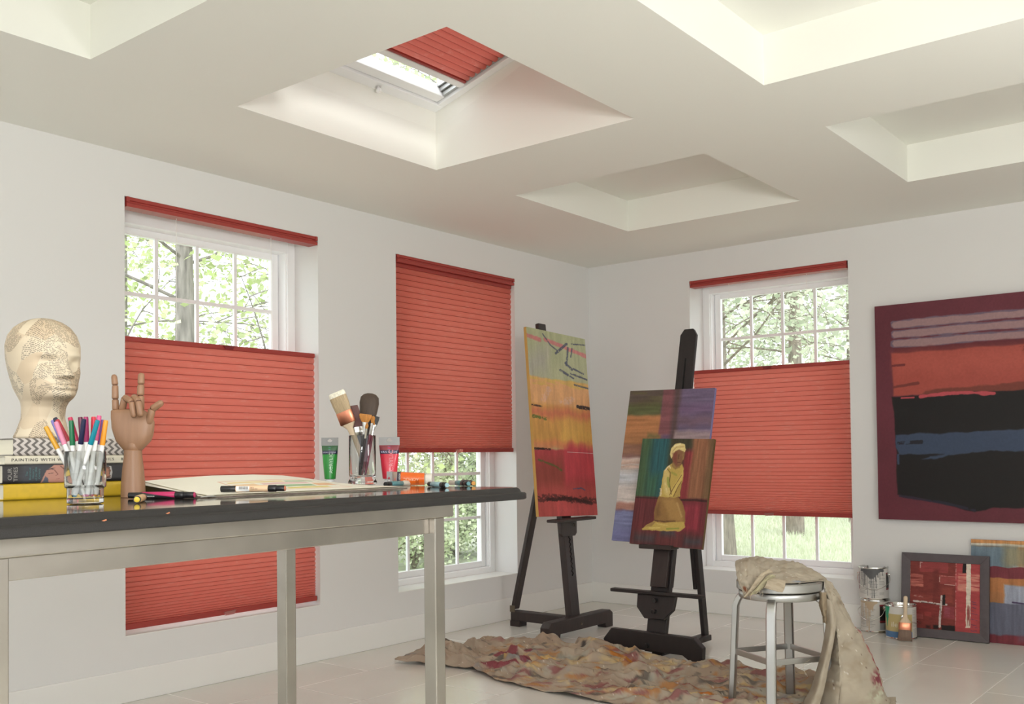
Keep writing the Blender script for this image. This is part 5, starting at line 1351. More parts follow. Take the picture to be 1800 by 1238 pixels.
slab('canvas', M_paint, r, q(fw - .002, Hf - fw + .002, .013), q(W_ - fw + .002, Hf - fw + .002, .013), q(W_ - fw + .002, fw - .002, .013), q(fw - .002, fw - .002, .013), .012, c.c, side=(120, 50, 44))

# ---- tall unframed canvas leaning at the right edge
c = Cv(300, 260, (176, 112, 56), asp=1.15)
c.rect(-1, .0, .66, .035, (206, 138, 66), 1); c.rect(-1, .035, .62, .06, (214, 204, 186), 1, rough=.006); c.rect(-1, .06, .42, .30, (112, 132, 148), 1, soft=.03); c.rect(.3, .06, .66, .26, (150, 142, 112), .9, soft=.08, dr='v'); c.rect(.60, .05, .93, .24, (164, 146, 76), 1, soft=.03); c.rect(.4, .24, .66, .30, (190, 196, 204), .8, rough=.03, soft=.04)
c.rect(.93, .02, 1.2, .24, (96, 40, 58), 1); c.rect(-1, .26, .78, .37, (124, 44, 56), 1); c.rect(.55, .265, .68, .29, (96, 84, 66), .8, soft=.03); c.rect(.78, .24, 1.2, .6, (182, 110, 46), 1, soft=.01); c.rect(-1, .37, .8, .5, (182, 112, 50), 1); c.rect(.3, .43, .76, .62, (158, 164, 184), 1, rough=.012, soft=.02); c.rect(.46, .45, .6, .6, (176, 178, 192), .7, soft=.05)
c.stroke([(.38, .595), (.55, .605), (.76, .62)], .012, (66, 48, 84), .9); c.rect(-1, .61, .56, .93, (104, 106, 126), 1, soft=.01); c.rect(.54, .62, .86, .93, (76, 116, 98), 1, rough=.01, soft=.01); c.rect(.6, .7, .66, .9, (150, 168, 150), .7, soft=.05, dr='v', dry=.3); c.rect(.74, .66, .82, .84, (140, 168, 156), .7, soft=.05); c.rect(.86, .58, 1.2, .84, (170, 112, 52), 1, soft=.03); c.rect(.86, .82, 1.2, .96, (138, 136, 88), .9, soft=.05)
c.rect(-1, .915, 2, 1.2, (124, 38, 52), 1, rough=.02, soft=.02); c.rect(.42, .9, .56, .96, (118, 84, 100), .6, soft=.04)
c.var(.14, 50, 5, 4); c.var(.05, 140, 140, 6)
x0, x1 = 2.597, 3.16
r = thing('leaning_canvas', 'tall colourful patchwork canvas leaning on the wall behind the framed red one', 'painting', ((x0 + x1) / 2, -.07, 0))
tz_ = at(1702, 948, 1, -.032).z
slab('canvas', M_paint, r, Vector((x0, -.026, tz_)), Vector((x1, -.026, tz_)), Vector((x1, -.062, .001)), Vector((x0, -.062, .001)), .02, c.c, side=(96, 60, 60))
# ------------------------------------------------------------------ stool, drop cloths, paint tins
def catmull(P, n, axis):
    P = np.moveaxis(np.asarray(P, float), axis, 0); m = len(P)
    t = np.linspace(0, m - 1, n); i = np.minimum(t.astype(int), m - 2); f = (t - i).reshape(-1, *([1] * (P.ndim - 1)))
    g = lambda k: P[np.clip(k, 0, m - 1)]
    a, b_, c_, d_ = g(i - 1), g(i), g(i + 1), g(i + 2)
    r = .5 * (2 * b_ + (c_ - a) * f + (2 * a - 5 * b_ + 4 * c_ - d_) * f ** 2 + (3 * b_ - a - 3 * c_ + d_) * f ** 3)
    return np.moveaxis(r, 0, axis)
SC = dep(1370, 1019, 4.1); SR = .1747
seat_z = SC.z
sv = Vector((ray(1371, 1046).x, ray(1371, 1046).y, 0)).normalized(); sr = Vector((sv.y, -sv.x, 0))
stl = thing('stool', 'round brushed aluminium stool half covered by a painter\'s cloth', 'stool', (SC.x, SC.y, 0))
Ms = Matrix.Translation((SC.x, SC.y, 0))
z_ = seat_z
MB().lathe([(0, z_ - .004), (SR * .85, z_ - .001), (SR * .97, z_), (SR, z_ - .005), (SR, z_ - .034), (SR - .004, z_ - .038), (SR - .02, z_ - .038), (0, z_ - .036)], 64, Ms).build('seat', M_alu, stl, smooth=40)
MB().lathe([(SR - .03, z_ - .043), (SR - .012, z_ - .043), (SR - .009, z_ - .047), (SR - .009, z_ - .068), (SR - .012, z_ - .072), (SR - .03, z_ - .072), (SR - .03, z_ - .043)], 64, Ms).build('seat_ring', M_alu, stl, smooth=40)
MB().lathe([(0, z_ - .038), (.06, z_ - .038), (.06, z_ - .046), (0, z_ - .046)], 24, Ms).build('swivel_plate', M_alu, stl)
MB().lathe([(SR - .03, z_ - .058), (0, z_ - .058), (0, z_ - .046), (.06, z_ - .046), (SR - .03, z_ - .05)], 32, Ms).build('under_plate', M_alu, stl)
rl = .190
dirs = []
for k, a in enumerate((79, 169, 259, 349)):
    d = sr * cos(radians(a)) + sv * sin(radians(a)); dirs.append(d)
def legp(d, zz, R_): return Vector((SC.x, SC.y, 0)) + d * R_ + Vector((0, 0, zz))
zt2 = z_ - .062
def legR(zz): return SR + .005 + (rl + .012 - SR) * (1 - zz / zt2)
for d in dirs:
    q_ = Vector((-d.y, d.x, 0))
    path = [legp(d, zt2, SR - .055), legp(d, zt2 - .002, SR - .03), legp(d, zt2 - .012, SR - .012), legp(d, zt2 - .03, SR - .001), legp(d, zt2 - .055, legR(zt2 - .055)), legp(d, .2, legR(.2)), legp(d, .012, legR(.012))]
    rings = []
    for i, p in enumerate(path):
        tg = (path[min(i + 1, len(path) - 1)] - path[max(i - 1, 0)]).normalized()
        nn = tg.cross(q_).normalized()
        w, h_ = .019, .0125
        rings.append([p + q_ * (w * sx_) + nn * (h_ * sy_) for sx_, sy_ in ((-1, -.7), (-.75, -1), (.75, -1), (1, -.7), (1, .7), (.75, 1), (-.75, 1), (-1, .7))])
    lg = MB().loft(rings).build('leg', M_alu, stl, smooth=30)
    MB().lathe([(0, 0), (.016, 0), (.017, .012), (0, .012)], 12, Matrix.Translation(legp(d, 0, legR(0)))).build('foot_cap', M_black, lg)
for i in range(4):
    a, b_ = dirs[i], dirs[(i + 1) % 4]; zz = .232
    p, q_ = legp(a, zz, legR(zz)), legp(b_, zz, legR(zz)); u_ = (q_ - p).normalized()
    MB().bar(p + u_ * .012, q_ - u_ * .012, .024, .010, (0, 0, 1)).build('stretcher', M_alu, stl, smooth=0, bevel=.002)

# ---- painter's cloth thrown over the stool
M_canvas = vcmat('stained_canvas', .85, .2, .5, 700)
S = [  # control points front to back: (px, py, depth)
    [(1309, 1051, 3.945), (1298, 1022, 3.95), (1292, 992, 4.03), (1300, 984, 4.14), (1300, 1030, 4.24)],
    [(1328, 1043, 3.93), (1321, 1016, 3.94), (1316, 986, 4.02), (1325, 981, 4.14), (1325, 1028, 4.26)],
    [(1352, 1030, 3.93), (1348, 1014, 3.95), (1348, 992, 4.01), (1355, 981, 4.12), (1355, 1028, 4.27)],
    [(1385, 1027, 3.94), (1384, 1012, 3.97), (1385, 998, 4.02), (1395, 988, 4.12), (1395, 1028, 4.26)],
    [(1420, 1032, 3.97), (1420, 1020, 4.0), (1422, 1008, 4.04), (1428, 1000, 4.12), (1425, 1028, 4.22)],
    [(1443, 1036, 4.02), (1447, 1030, 4.02), (1452, 1023, 4.06), (1458, 1021, 4.12), (1455, 1032, 4.18)],
    [(1455, 1070, 4.04), (1460, 1064, 4.0), (1470, 1055, 4.03), (1479, 1052, 4.1), (1472, 1068, 4.17)],
    [(1458, 1110, 4.05), (1468, 1105, 3.97), (1486, 1098, 4.0), (1501, 1092, 4.08), (1490, 1110, 4.16)],
    [(1452, 1150, 4.05), (1472, 1150, 3.93), (1503, 1143, 3.97), (1527, 1136, 4.05), (1515, 1150, 4.15)],
    [(1442, 1195, 4.03), (1474, 1200, 3.90), (1518, 1194, 3.93), (1549, 1184, 4.02), (1540, 1195, 4.12)],
    [(1430, 1240, 4.0), (1470, 1255, 3.86), (1524, 1250, 3.88), (1562, 1234, 3.99), (1556, 1238, 4.1)],
    [(1425, 1268, 3.98), (1470, 1290, 3.82), (1534, 1280, 3.84), (1576, 1260, 3.97), (1580, 1255, 4.1)]]
def cloth_pts(S): return np.array([[tuple(dep(*p)) for p in row] for row in S])
P = catmull(catmull(cloth_pts(S), 190, 0), 90, 1)
def normals(P):
    n = np.cross(np.gradient(P, axis=1), np.gradient(P, axis=0)); return n / (np.linalg.norm(n, axis=-1, keepdims=True) + 1e-9)
si, ti = np.meshgrid(np.linspace(0, 11, 190), np.linspace(0, 1, 90), indexing='ij')
N = normals(P)
rdg = lambda a, b, s: 1 - np.abs(fnoise(a, b, s, 3) - .5) * 4
disp = .016 * (fnoise(si * 1.2, ti * 7, 3) - .5) + .007 * np.clip(rdg(si * 1.6 + ti * 3, ti * 6 - si * .8, 9), -.3, 1) + .004 * np.clip(rdg(si * 4, ti * 9, 19), -.3, 1)
fall = np.clip((si - 5.5) / 2, 0, 1)
disp = disp + fall * .010 * np.sin(ti * 2 * pi * 1.6 + 1.2 * np.sin(si * .5))
top_ = np.clip(1 - np.abs(si - 2.2) / 2.2, 0, 1)
disp = disp + top_ * (.012 * np.sin(ti * 18 + si * 2.6) * np.clip(1 - np.abs(ti - .25) / .25, 0, 1))
P = P + N * disp[..., None]
inside = np.hypot(P[..., 0] - SC.x, P[..., 1] - SC.y) < SR + .006
P[..., 2] = np.where(inside & (si < 5.4), np.maximum(P[..., 2], seat_z + .003), P[..., 2])
P[..., 2] = np.maximum(P[..., 2], .045)
c = np.zeros((190, 90, 3)); c[:] = (168, 157, 141)
def cmix(c, m, col): return c * (1 - np.clip(m, 0, 1)[..., None]) + np.array(col, float) * np.clip(m, 0, 1)[..., None]
c = cmix(c, (fnoise(si * 2, ti * 5, 21) - .45) * 1.6, (188, 176, 158)); c = cmix(c, (fnoise(si * 3, ti * 6, 31) - .55) * 2, (146, 130, 110))
red = np.clip(1 - np.abs(ti - .70 - .03 * (fnoise(si * 3, ti, 5) - .5)) / .035, 0, 1) * (si > 6.9) * (si < 9.6) * (fnoise(si * 8, ti * 30, 8) > .42)
c = cmix(c, red * 1.4, (150, 66, 72))
rg = np.random.default_rng(4); c = cmix(c, (rg.random(si.shape) > .994) * .9, (212, 206, 196)); c = cmix(c, (rg.random(si.shape) > .997) * .8, (90, 62, 54))
c = cmix(c, np.clip(1 - np.hypot((si - 9.1) / .35, (ti - .64) / .09), 0, 1) * (fnoise(si * 12, ti * 40, 70) > .5) * 1.5, (128, 66, 74)); c = cmix(c, np.clip(1 - np.hypot((si - 9.6) / .35, (ti - .6) / .12), 0, 1) * (fnoise(si * 10, ti * 30, 75) > .48), (188, 190, 168))
c = cmix(c, np.clip(1 - np.hypot((si - 3.6) / .5, (ti - .1) / .08), 0, 1), (134, 146, 164)); c = cmix(c, np.clip(1 - np.hypot((si - .35) / .2, (ti - .12) / .06), 0, 1) * 2, (132, 84, 64))
cl = thing('painters_cloth', "beige painter's cloth thrown over the stool and trailing to the floor", 'drop cloth', (SC.x, SC.y, seat_z))
def solid(o, t=.0025):
    m = o.modifiers.new('thickness', 'SOLIDIFY'); m.thickness = t; m.offset = -1; return o
solid(npmesh('draped_cloth', P, gridf(190, 90), M_canvas, cl, col=c))
def strip(name, rows, wr=.004, base=(172, 161, 145), seed=1, nu=80, nv=20):
    P = catmull(catmull(np.array([[tuple(dep(*p)) for p in r] for r in rows]), nu, 0), nv, 1)
    a, b_ = np.meshgrid(np.linspace(0, 4, nu), np.linspace(0, 1, nv), indexing='ij')
    P = P + normals(P) * (wr * (fnoise(a * 2, b_ * 3, seed) - .5) * 2)[..., None]
    P[..., 2] = np.maximum(P[..., 2], .04)
    c = np.zeros((nu, nv, 3)); c[:] = base; c = cmix(c, (fnoise(a * 4, b_ * 4, seed + 3) - .45) * 1.6, (150, 136, 116)); 
    return solid(npmesh(name, P, gridf(nu, nv), M_canvas, cl, col=c))
strip('folded_edge', [[(1449, 1050, 4.0), (1460, 1056, 3.98), (1464, 1064, 3.99)], [(1452, 1090, 3.99), (1462, 1088, 3.955), (1469, 1088, 3.965)], [(1449, 1125, 3.985), (1458, 1125, 3.935), (1466, 1122, 3.945)], [(1440, 1165, 3.98), (1448, 1168, 3.91), (1457, 1168, 3.92)], [(1428, 1205, 3.97), (1437, 1212, 3.89), (1448, 1212, 3.90)], [(1415, 1232, 3.96), (1424, 1244, 3.87), (1437, 1250, 3.88)], [(1413, 1240, 3.96), (1424, 1254, 3.87), (1436, 1262, 3.88)]], .003)
strip('hanging_pleats', [[(1441, 1040, 3.985), (1446, 1042, 3.97), (1452, 1042, 3.985)], [(1441, 1062, 3.99), (1447, 1064, 3.96), (1453, 1064, 3.985)], [(1446, 1082, 4.0), (1449, 1084, 3.97), (1453, 1086, 3.985)], [(1449, 1094, 4.0), (1451, 1096, 3.98), (1454, 1098, 3.985)]], .005, (150, 134, 112), 5)
strip('corner_flap', [[(1349, 1016, 3.925), (1364, 1018, 3.92), (1381, 1022, 3.925)], [(1347, 1026, 3.905), (1362, 1029, 3.90), (1379, 1033, 3.905)], [(1343, 1034, 3.90), (1358, 1038, 3.895), (1375, 1042, 3.90)]], .002, (180, 166, 146), 7, 40, 30)
strip('fold_lip', [[(1306, 1051, 3.925), (1310, 1050, 3.92), (1314, 1048, 3.93)], [(1318, 1036, 3.91), (1323, 1036, 3.905), (1327, 1036, 3.915)], [(1330, 1018, 3.905), (1334, 1019, 3.90), (1338, 1021, 3.91)], [(1340, 1007, 3.91), (1344, 1009, 3.905), (1348, 1011, 3.915)], [(1352, 1001, 3.93), (1356, 1003, 3.925), (1359, 1007, 3.93)]], .003, (186, 172, 150), 11, 60, 14)
strip('fold_lip', [[(1318, 1046, 3.915), (1322, 1046, 3.91), (1328, 1046, 3.92)], [(1330, 1034, 3.905), (1335, 1034, 3.90), (1341, 1034, 3.91)], [(1343, 1018, 3.91), (1347, 1019, 3.905), (1352, 1021, 3.915)], [(1355, 1010, 3.92), (1359, 1011, 3.915), (1364, 1014, 3.925)]], .003, (176, 170, 140), 13, 60, 14)
th_ = MB()
rs = random.Random(8)
for k in range(9):
    px, py = 1309 + rs.random() * 50, 1046 - rs.random() * 12
    th_.tube([dep(px, py, 3.9), dep(px + rs.uniform(-3, 3), py + 4, 3.895), dep(px + rs.uniform(-5, 5), py + rs.uniform(6, 10), 3.895)], .0006, 4)
th_.tube([dep(1424, 1160, 3.95), dep(1412, 1168, 3.94), dep(1412, 1178, 3.94), dep(1420, 1190, 3.94)], .0007, 4)
th_.build('frayed_threads', mat('thread', (196, 184, 164), .9), cl)['kind'] = 'stuff'

# ---- drop cloth on the floor, rumpled and covered in old paint
fr_px = [(695, 1168), (747, 1171), (827, 1179), (867, 1198), (933, 1213), (1040, 1234), (1130, 1250), (1240, 1268), (1400, 1285), (1500, 1275), (1572, 1254)]
bk_px = [(695, 1165), (740, 1158), (790, 1152), (850, 1138), (930, 1134), (1000, 1140), (1056, 1138), (1090, 1146), (1190, 1166), (1280, 1172), (1350, 1184), (1440, 1196), (1500, 1215), (1566, 1240)]
def edge(px, n):
    P = np.array([tuple(at(x, y, 2, 0))[:2] for x, y in px]); d = np.concatenate([[0], np.cumsum(np.hypot(*np.diff(P, axis=0).T))])
    t = np.linspace(0, d[-1], n); return np.stack([np.interp(t, d, P[:, k]) for k in (0, 1)], -1)
nu, nv = 420, 170
A, B = edge(fr_px, nu), edge(bk_px, nu)
u, v = np.meshgrid(np.linspace(0, 1, nu), np.linspace(0, 1, nv), indexing='ij')
XY = A[:, None] * (1 - v[..., None]) + B[:, None] * v[..., None]
x, y = XY[..., 0], XY[..., 1]
x = x + .03 * (fnoise(u * 14, v * 2, 2) - .5); y = y + .03 * (fnoise(u * 16, v * 3, 6) - .5)
rid = lambda a, b_, s: 1 - np.abs(fnoise(a, b_, s, 3) - .5) * 2
wx = x + .15 * fnoise(x * 3, y * 3, 11); wy = y + .15 * fnoise(x * 3, y * 3, 12)
h_ = .050 * np.clip(rid(wx * 2.2, wy * 5.0, 14) - .68, 0, 1) / .32 + .034 * np.clip(rid(wx * 5, wy * 8, 16) - .66, 0, 1) / .34 + .018 * np.clip(rid(wx * 10, wy * 15, 18) - .6, 0, 1) / .4 + .005 * rid(wx * 26, wy * 30, 24) ** 3
ed = np.clip(np.minimum(np.minimum(v, 1 - v) * 7, np.minimum(u, 1 - u) * 16), 0, 1)
bump_ = .042 * np.exp(-((u - .23) / .10) ** 2 - ((v - .80) / .16) ** 2) + .022 * np.exp(-((u - .335) / .03) ** 2 - ((v - .88) / .16) ** 2) + .045 * np.exp(-((u - .43) / .035) ** 2 - ((v - .86) / .16) ** 2) + .03 * np.exp(-((u - .12) / .06) ** 2 - ((v - .6) / .3) ** 2)
fold = .030 * np.exp(-((v - .52 - .1 * np.sin(u * 9)) / .05) ** 2) * np.clip((u - .45) * 5, 0, 1)
flat_ = 1 - .9 * np.exp(-(((x - EX) / .36) ** 4) - (((y - yb2) / .06) ** 4))    # pressed down under the easel's foot
stoolf = 1 - .85 * np.clip(1.2 - np.min([np.hypot(x - legp(d, 0, legR(0)).x, y - legp(d, 0, legR(0)).y) for d in dirs], axis=0) / .04, 0, 1)
h_ = (h_ * .8 + bump_ + fold) * (.25 + .75 * ed) * flat_ * stoolf + .004
c = np.zeros((nu, nv, 3)); c[:] = (166, 152, 136)
mixc_ = lambda m, col, a=1: cmix(c, np.clip(m, 0, 1) * a, col)
c = mixc_((fnoise(x * 5, y * 7, 40) - .45) * 2, (150, 128, 110)); c = mixc_((fnoise(x * 9, y * 12, 41) - .52) * 3, (190, 172, 150))
str_ = lambda sx_, sy_, sd: fnoise((x * .96 + y * .25) * sx_, (y * .96 - x * .25) * sy_, sd)
zone = np.clip((u - .18) * 5, 0, 1)
c = mixc_((str_(7, 34, 43) - .62) * 12 * zone, (172, 116, 66), .75); c = mixc_((str_(8, 30, 47) - .64) * 12 * zone, (132, 72, 76), .65); c = mixc_((str_(11, 26, 51) - .67) * 12, (96, 90, 84), .8)
c = mixc_((str_(9, 26, 55) - .66) * 12 * zone, (204, 178, 126), .6); c = mixc_((str_(12, 28, 59) - .66) * 12 * zone, (168, 168, 156), .6); c = mixc_((str_(9, 20, 63) - .70) * 12, (120, 130, 142), .4)
def patch(px0, py0, px1, py1, w, col, sd):
    global c
    p0, p1 = at(px0, py0, 2, .02), at(px1, py1, 2, .02)
    bx, by = p1.x - p0.x, p1.y - p0.y; t = np.clip(((x - p0.x) * bx + (y - p0.y) * by) / (bx * bx + by * by), 0, 1)
    d = np.hypot(x - p0.x - t * bx, y - p0.y - t * by); c = mixc_((w * (1.5 * fnoise(x * 22, y * 34, sd) - .05) - d) / .010, col, .85)
patch(850, 1172, 905, 1175, .045, (132, 62, 72), 71); patch(880, 1160, 925, 1152, .05, (134, 64, 74), 72); patch(895, 1166, 965, 1161, .04, (208, 172, 110), 73); patch(925, 1170, 975, 1172, .045, (130, 60, 70), 74); patch(920, 1152, 930, 1150, .03, (62, 58, 58), 75); patch(1025, 1145, 1028, 1148, .03, (62, 58, 58), 76)
patch(975, 1172, 1060, 1190, .03, (180, 112, 50), 77); patch(1075, 1160, 1120, 1175, .035, (182, 114, 52), 78); patch(1045, 1185, 1075, 1190, .05, (110, 102, 90), 79); patch(1100, 1185, 1130, 1195, .06, (178, 176, 164), 80); patch(1230, 1222, 1290, 1228, .03, (190, 110, 42), 81); patch(1180, 1220, 1210, 1228, .06, (206, 176, 120), 82)
c = mixc_((rg.random(x.shape) > .995) * .8, (214, 206, 194)); c = mixc_((rg.random(x.shape) > .995) * .7, (84, 70, 64))
P = np.stack([x, y, h_], -1)
r = thing('drop_cloth', 'rumpled paint-stained drop cloth spread on the floor under the stool', 'drop cloth', (1.4, -1.9, 0))
solid(npmesh('cloth', P, gridf(nu, nv)[:, ::-1], M_canvas, r, col=c), .0025)

# ---- paint tins
M_label = vcmat('tin_label', .4, .4, .0)
def tin(label, ctr, z, pic, face, group=None):
    R_, Ht = .083, .190
    r = thing('paint_tin', label, 'paint tin', (ctr.x, ctr.y, z), group=group)
    M = Matrix.Translation((ctr.x, ctr.y, z))
    n = 160; nz = pic.shape[0]
    a = np.linspace(-pi, pi, n, endpoint=False)          # 0 faces the camera, positive to the right
    fz = -face; fx_ = Vector((face.y, -face.x, 0)) * 1.0
    right = Vector((face.y, -face.x, 0))
    zs = np.linspace(Ht - .008, .008, nz)
    V = np.stack([ctr.x + R_ * (np.sin(a) * right.x - np.cos(a) * face.x)[None] + 0 * zs[:, None], ctr.y + R_ * (np.sin(a) * right.y - np.cos(a) * face.y)[None] + 0 * zs[:, None], z + zs[:, None] + 0 * a[None]], -1)
    col = pic[:, np.clip(((a + pi) / (2 * pi) * (pic.shape[1] - 1)).astype(int), 0, pic.shape[1] - 1)]
    body = npmesh('tin_body', V, gridf(nz, n, True), M_label, r, col=col)
    MB().lathe([(0, .004), (R_ - .006, .004), (R_ - .003, 0), (R_ + .0015, .0), (R_ + .0025, .004), (R_, .009)], 64, M).build('bottom_rim', M_chrome, r)
    MB().lathe([(R_, Ht - .009), (R_ + .0025, Ht - .005), (R_ + .0015, Ht), (R_ - .003, Ht), (R_ - .006, Ht - .006), (R_ - .013, Ht - .006), (R_ - .015, Ht - .0015), (R_ - .018, Ht - .0015), (R_ - .02, Ht - .012), (0, Ht - .012)], 64, M).build('top_rim', M_chrome, r)
    return r, M, R_, Ht, right
def ear(r, M, face, right, R_, ang, zz, nm='ear'):
    d = right * sin(ang) - face * cos(ang)
    p = M.translation + d * (R_ - .001) + Vector((0, 0, zz))
    MB().lathe([(0, 0), (.016, 0), (.016, .002), (.010, .004), (.007, .011), (0, .012)], 20, frame_from(d, (0, 0, 1), p)).build(nm, M_chrome, r)
    return p + d * .008
def wire(r, pts): MB().tube([tuple(q) for q in catmull(np.array([tuple(p) for p in pts]), 40, 0)], .0017, 8).build('wire_handle', M_chrome, r)
def lines(c, u0, u1, v0, v1, n, col, sd):
    for k in range(n):
        v_ = v0 + (v1 - v0) * (k + .5) / n
        c.rect(u0, v_ - (v1 - v0) / n * .22, u0 + (u1 - u0) * (.75 + .25 * ((k * 37 + sd) % 10) / 10), v_ + (v1 - v0) / n * .22, col, .75, rough=0, soft=.004, dry=.38)
# u = .5 faces the camera; the visible half runs from .25 to .75
def drips(c, u0, u1, v0, col, spec):
    c.rect(u0, -1, u1, v0, col, 1, rough=.012, soft=.006)
    for uu, vv, w in spec: c.stroke([(uu, 0), (uu + .002, vv)], w, col, 1, rough=.35)
asp = .19 / (2 * pi * .083)
c1 = Cv(160, 640, (206, 202, 197), asp=asp)
lines(c1, .30, .43, .12, .86, 16, (150, 147, 144), 1); lines(c1, .45, .55, .4, .9, 10, (150, 147, 144), 4); lines(c1, .56, .64, .15, .6, 9, (150, 147, 144), 6)
c1.rect(.655, .14, .95, .72, (38, 32, 32), 1, rough=0); c1.rect(.655, .14, .95, .19, (120, 34, 44), 1, rough=0); c1.rect(.655, .66, .95, .72, (120, 34, 44), 1, rough=0); c1.rect(.56, .78, .62, .88, (186, 182, 178), 1, rough=0); c1.rect(.05, .14, .30, .72, (112, 38, 46), 1, rough=0)
drips(c1, .335, .62, .10, (92, 92, 94), [(.35, .38, .004), (.365, .46, .004), (.38, .62, .0045), (.395, .56, .006), (.41, .72, .0045), (.43, .9, .0045), (.445, .50, .004), (.46, .62, .005), (.478, .98, .0055), (.50, .98, .0045), (.515, .40, .004), (.525, .64, .004), (.545, .28, .005), (.565, .36, .004), (.60, .22, .004)])
c1.poly([(.35, .08), (.58, .08), (.52, .22), (.49, .34), (.45, .33), (.41, .2)], (92, 92, 94), 1)
c2 = Cv(160, 640, (204, 200, 194), asp=asp)
lines(c2, .28, .50, .2, .9, 14, (152, 149, 146), 2); c2.rect(.545, .1, .95, .72, (38, 34, 34), 1, rough=0, soft=.003); c2.rect(.545, .1, .95, .155, (122, 36, 46), 1, rough=0); c2.rect(.545, .64, .95, .70, (122, 36, 46), 1, rough=0); c2.rect(.545, .72, .95, .95, (146, 146, 146), 1, rough=0)
for k in range(14): c2.rect(.60 + .006 * k, .76, .6025 + .006 * k + .002 * (k % 3 == 0), .93, (70, 70, 72), 1, rough=0, soft=.002)
drips(c2, .28, .52, .07, (184, 162, 136), [(.30, .6, .005), (.32, .4, .004), (.335, .7, .005), (.355, .5, .006), (.385, .62, .006), (.40, .84, .005), (.425, .98, .0055), (.44, .5, .006), (.47, .3, .008)])
c2.poly([(.38, .05), (.52, .05), (.49, .12), (.455, .28), (.43, .3), (.40, .2)], (184, 162, 136), 1)
c3 = Cv(160, 640, (186, 168, 118), asp=asp)
c3.rect(-1, -1, 2, .235, (206, 203, 198), 1, rough=0, soft=.008); c3.rect(-1, .80, 2, 2, (84, 118, 158), 1, rough=0, soft=.008); c3.rect(.62, .05, 1.2, 2, (198, 195, 190), 1, rough=0, soft=.002); lines(c3, .63, .72, .1, .95, 20, (150, 147, 144), 3); c3.rect(-1, -1, .28, 2, (196, 180, 130), .0)
c3.poly([(.2, -.1), (.375, -.1), (.36, .1), (.345, .35), (.33, .66), (.322, .66), (.31, .4), (.2, .2)], (24, 150, 112), 1)
face = Vector((ray(1540, 1060).x, ray(1540, 1060).y, 0)).normalized()
pA = at(1539.5, 1113, 2, 0) + face * .083
r, M, R_, Ht, right = tin('paint tin with tan drips, at the bottom of the two tin stack', pA, .0006, c2.c, face)
p = ear(r, M, face, right, R_, radians(38), .145); p2 = ear(r, M, face, right, R_, radians(218), .145)
wire(r, [p, M.translation + right * .03 - face * .095 + Vector((0, 0, .10)), M.translation - right * .03 - face * .096 + Vector((0, 0, .075)), M.translation - right * .075 - face * .06 + Vector((0, 0, .085)), M.translation - right * .098 + face * .01 + Vector((0, 0, .12)), p2])
pB = pA - right * .006
r, M, R_, Ht, right = tin('paint tin with dark grey drips, on top of the two tin stack', pB, .1925, c1.c, face)
p = ear(r, M, face, right, R_, radians(80), .145); p2 = ear(r, M, face, right, R_, radians(-100), .145)
wire(r, [p, M.translation + right * .085 - face * .05 + Vector((0, 0, .10)), M.translation + right * .03 - face * .097 + Vector((0, 0, .068)), M.translation - right * .03 - face * .097 + Vector((0, 0, .066)), M.translation - right * .085 - face * .05 + Vector((0, 0, .095)), p2])
pC = at(1585, 1124.5, 2, 0) + face * .070
r, M, R_, Ht, right = tin('open paint tin with a green drip and a brush leaning on it', pC, .0006, c3.c, face)
p = ear(r, M, face, right, R_, radians(10), .125); p2 = ear(r, M, face, right, R_, radians(190), .125)
wire(r, [p, M.translation + right * .05 - face * .085 + Vector((0, 0, .105)), M.translation + right * .092 - face * .03 + Vector((0, 0, .085)), M.translation + right * .097 + face * .03 + Vector((0, 0, .09)), p2])
d_ = (right * sin(radians(-26)) - face * cos(radians(-26))); Mt = Matrix((Vector((-d_.y, d_.x, 0)), Vector((0, 0, 1)), d_)).transposed().to_4x4(); Mt.translation = M.translation + d_ * (R_ + .0012) + Vector((0, 0, .082))
text('label_lettering', 'ile', .042, plain((226, 220, 200)), r, Mt, align='CENTER')
# brush leaning on the front tin
bf = at(1591.5, 1132.5, 2, 0) ; bf.z = .004
bt = pC - face * .090 + right * .008; 
top_b = dep(1592, 1048, (pC - face * .094 - CAM).dot(FWD))
foot_b = dep(1590.5, 1131.5, (pC - face * .135 - CAM).dot(FWD)); foot_b.z = max(foot_b.z, .004)
brush('paint_brush', 'copper ferruled paint brush leaning upright on the open tin', top_b, foot_b, right, [
    ('handle', [(0, .004, .004), (.015, .010, .006), (.05, .0115, .007), (.2, .0105, .007), (.38, .0095, .007), (.48, .013, .008), (.56, .026, .009), (.605, .032, .010)], M_hwood),
    ('ferrule', [(.60, .0325, .0105), (.605, .034, .011), (.755, .034, .011), (.76, .0335, .0105)], M_copper),
    ('bristles', [(.755, .033, .0105), (.9, .036, .011), (.985, .0385, .009), (1, .038, .006)], bristle_mat('brown_bristle', (120, 98, 84), 0))], group=None, BK=1.0)
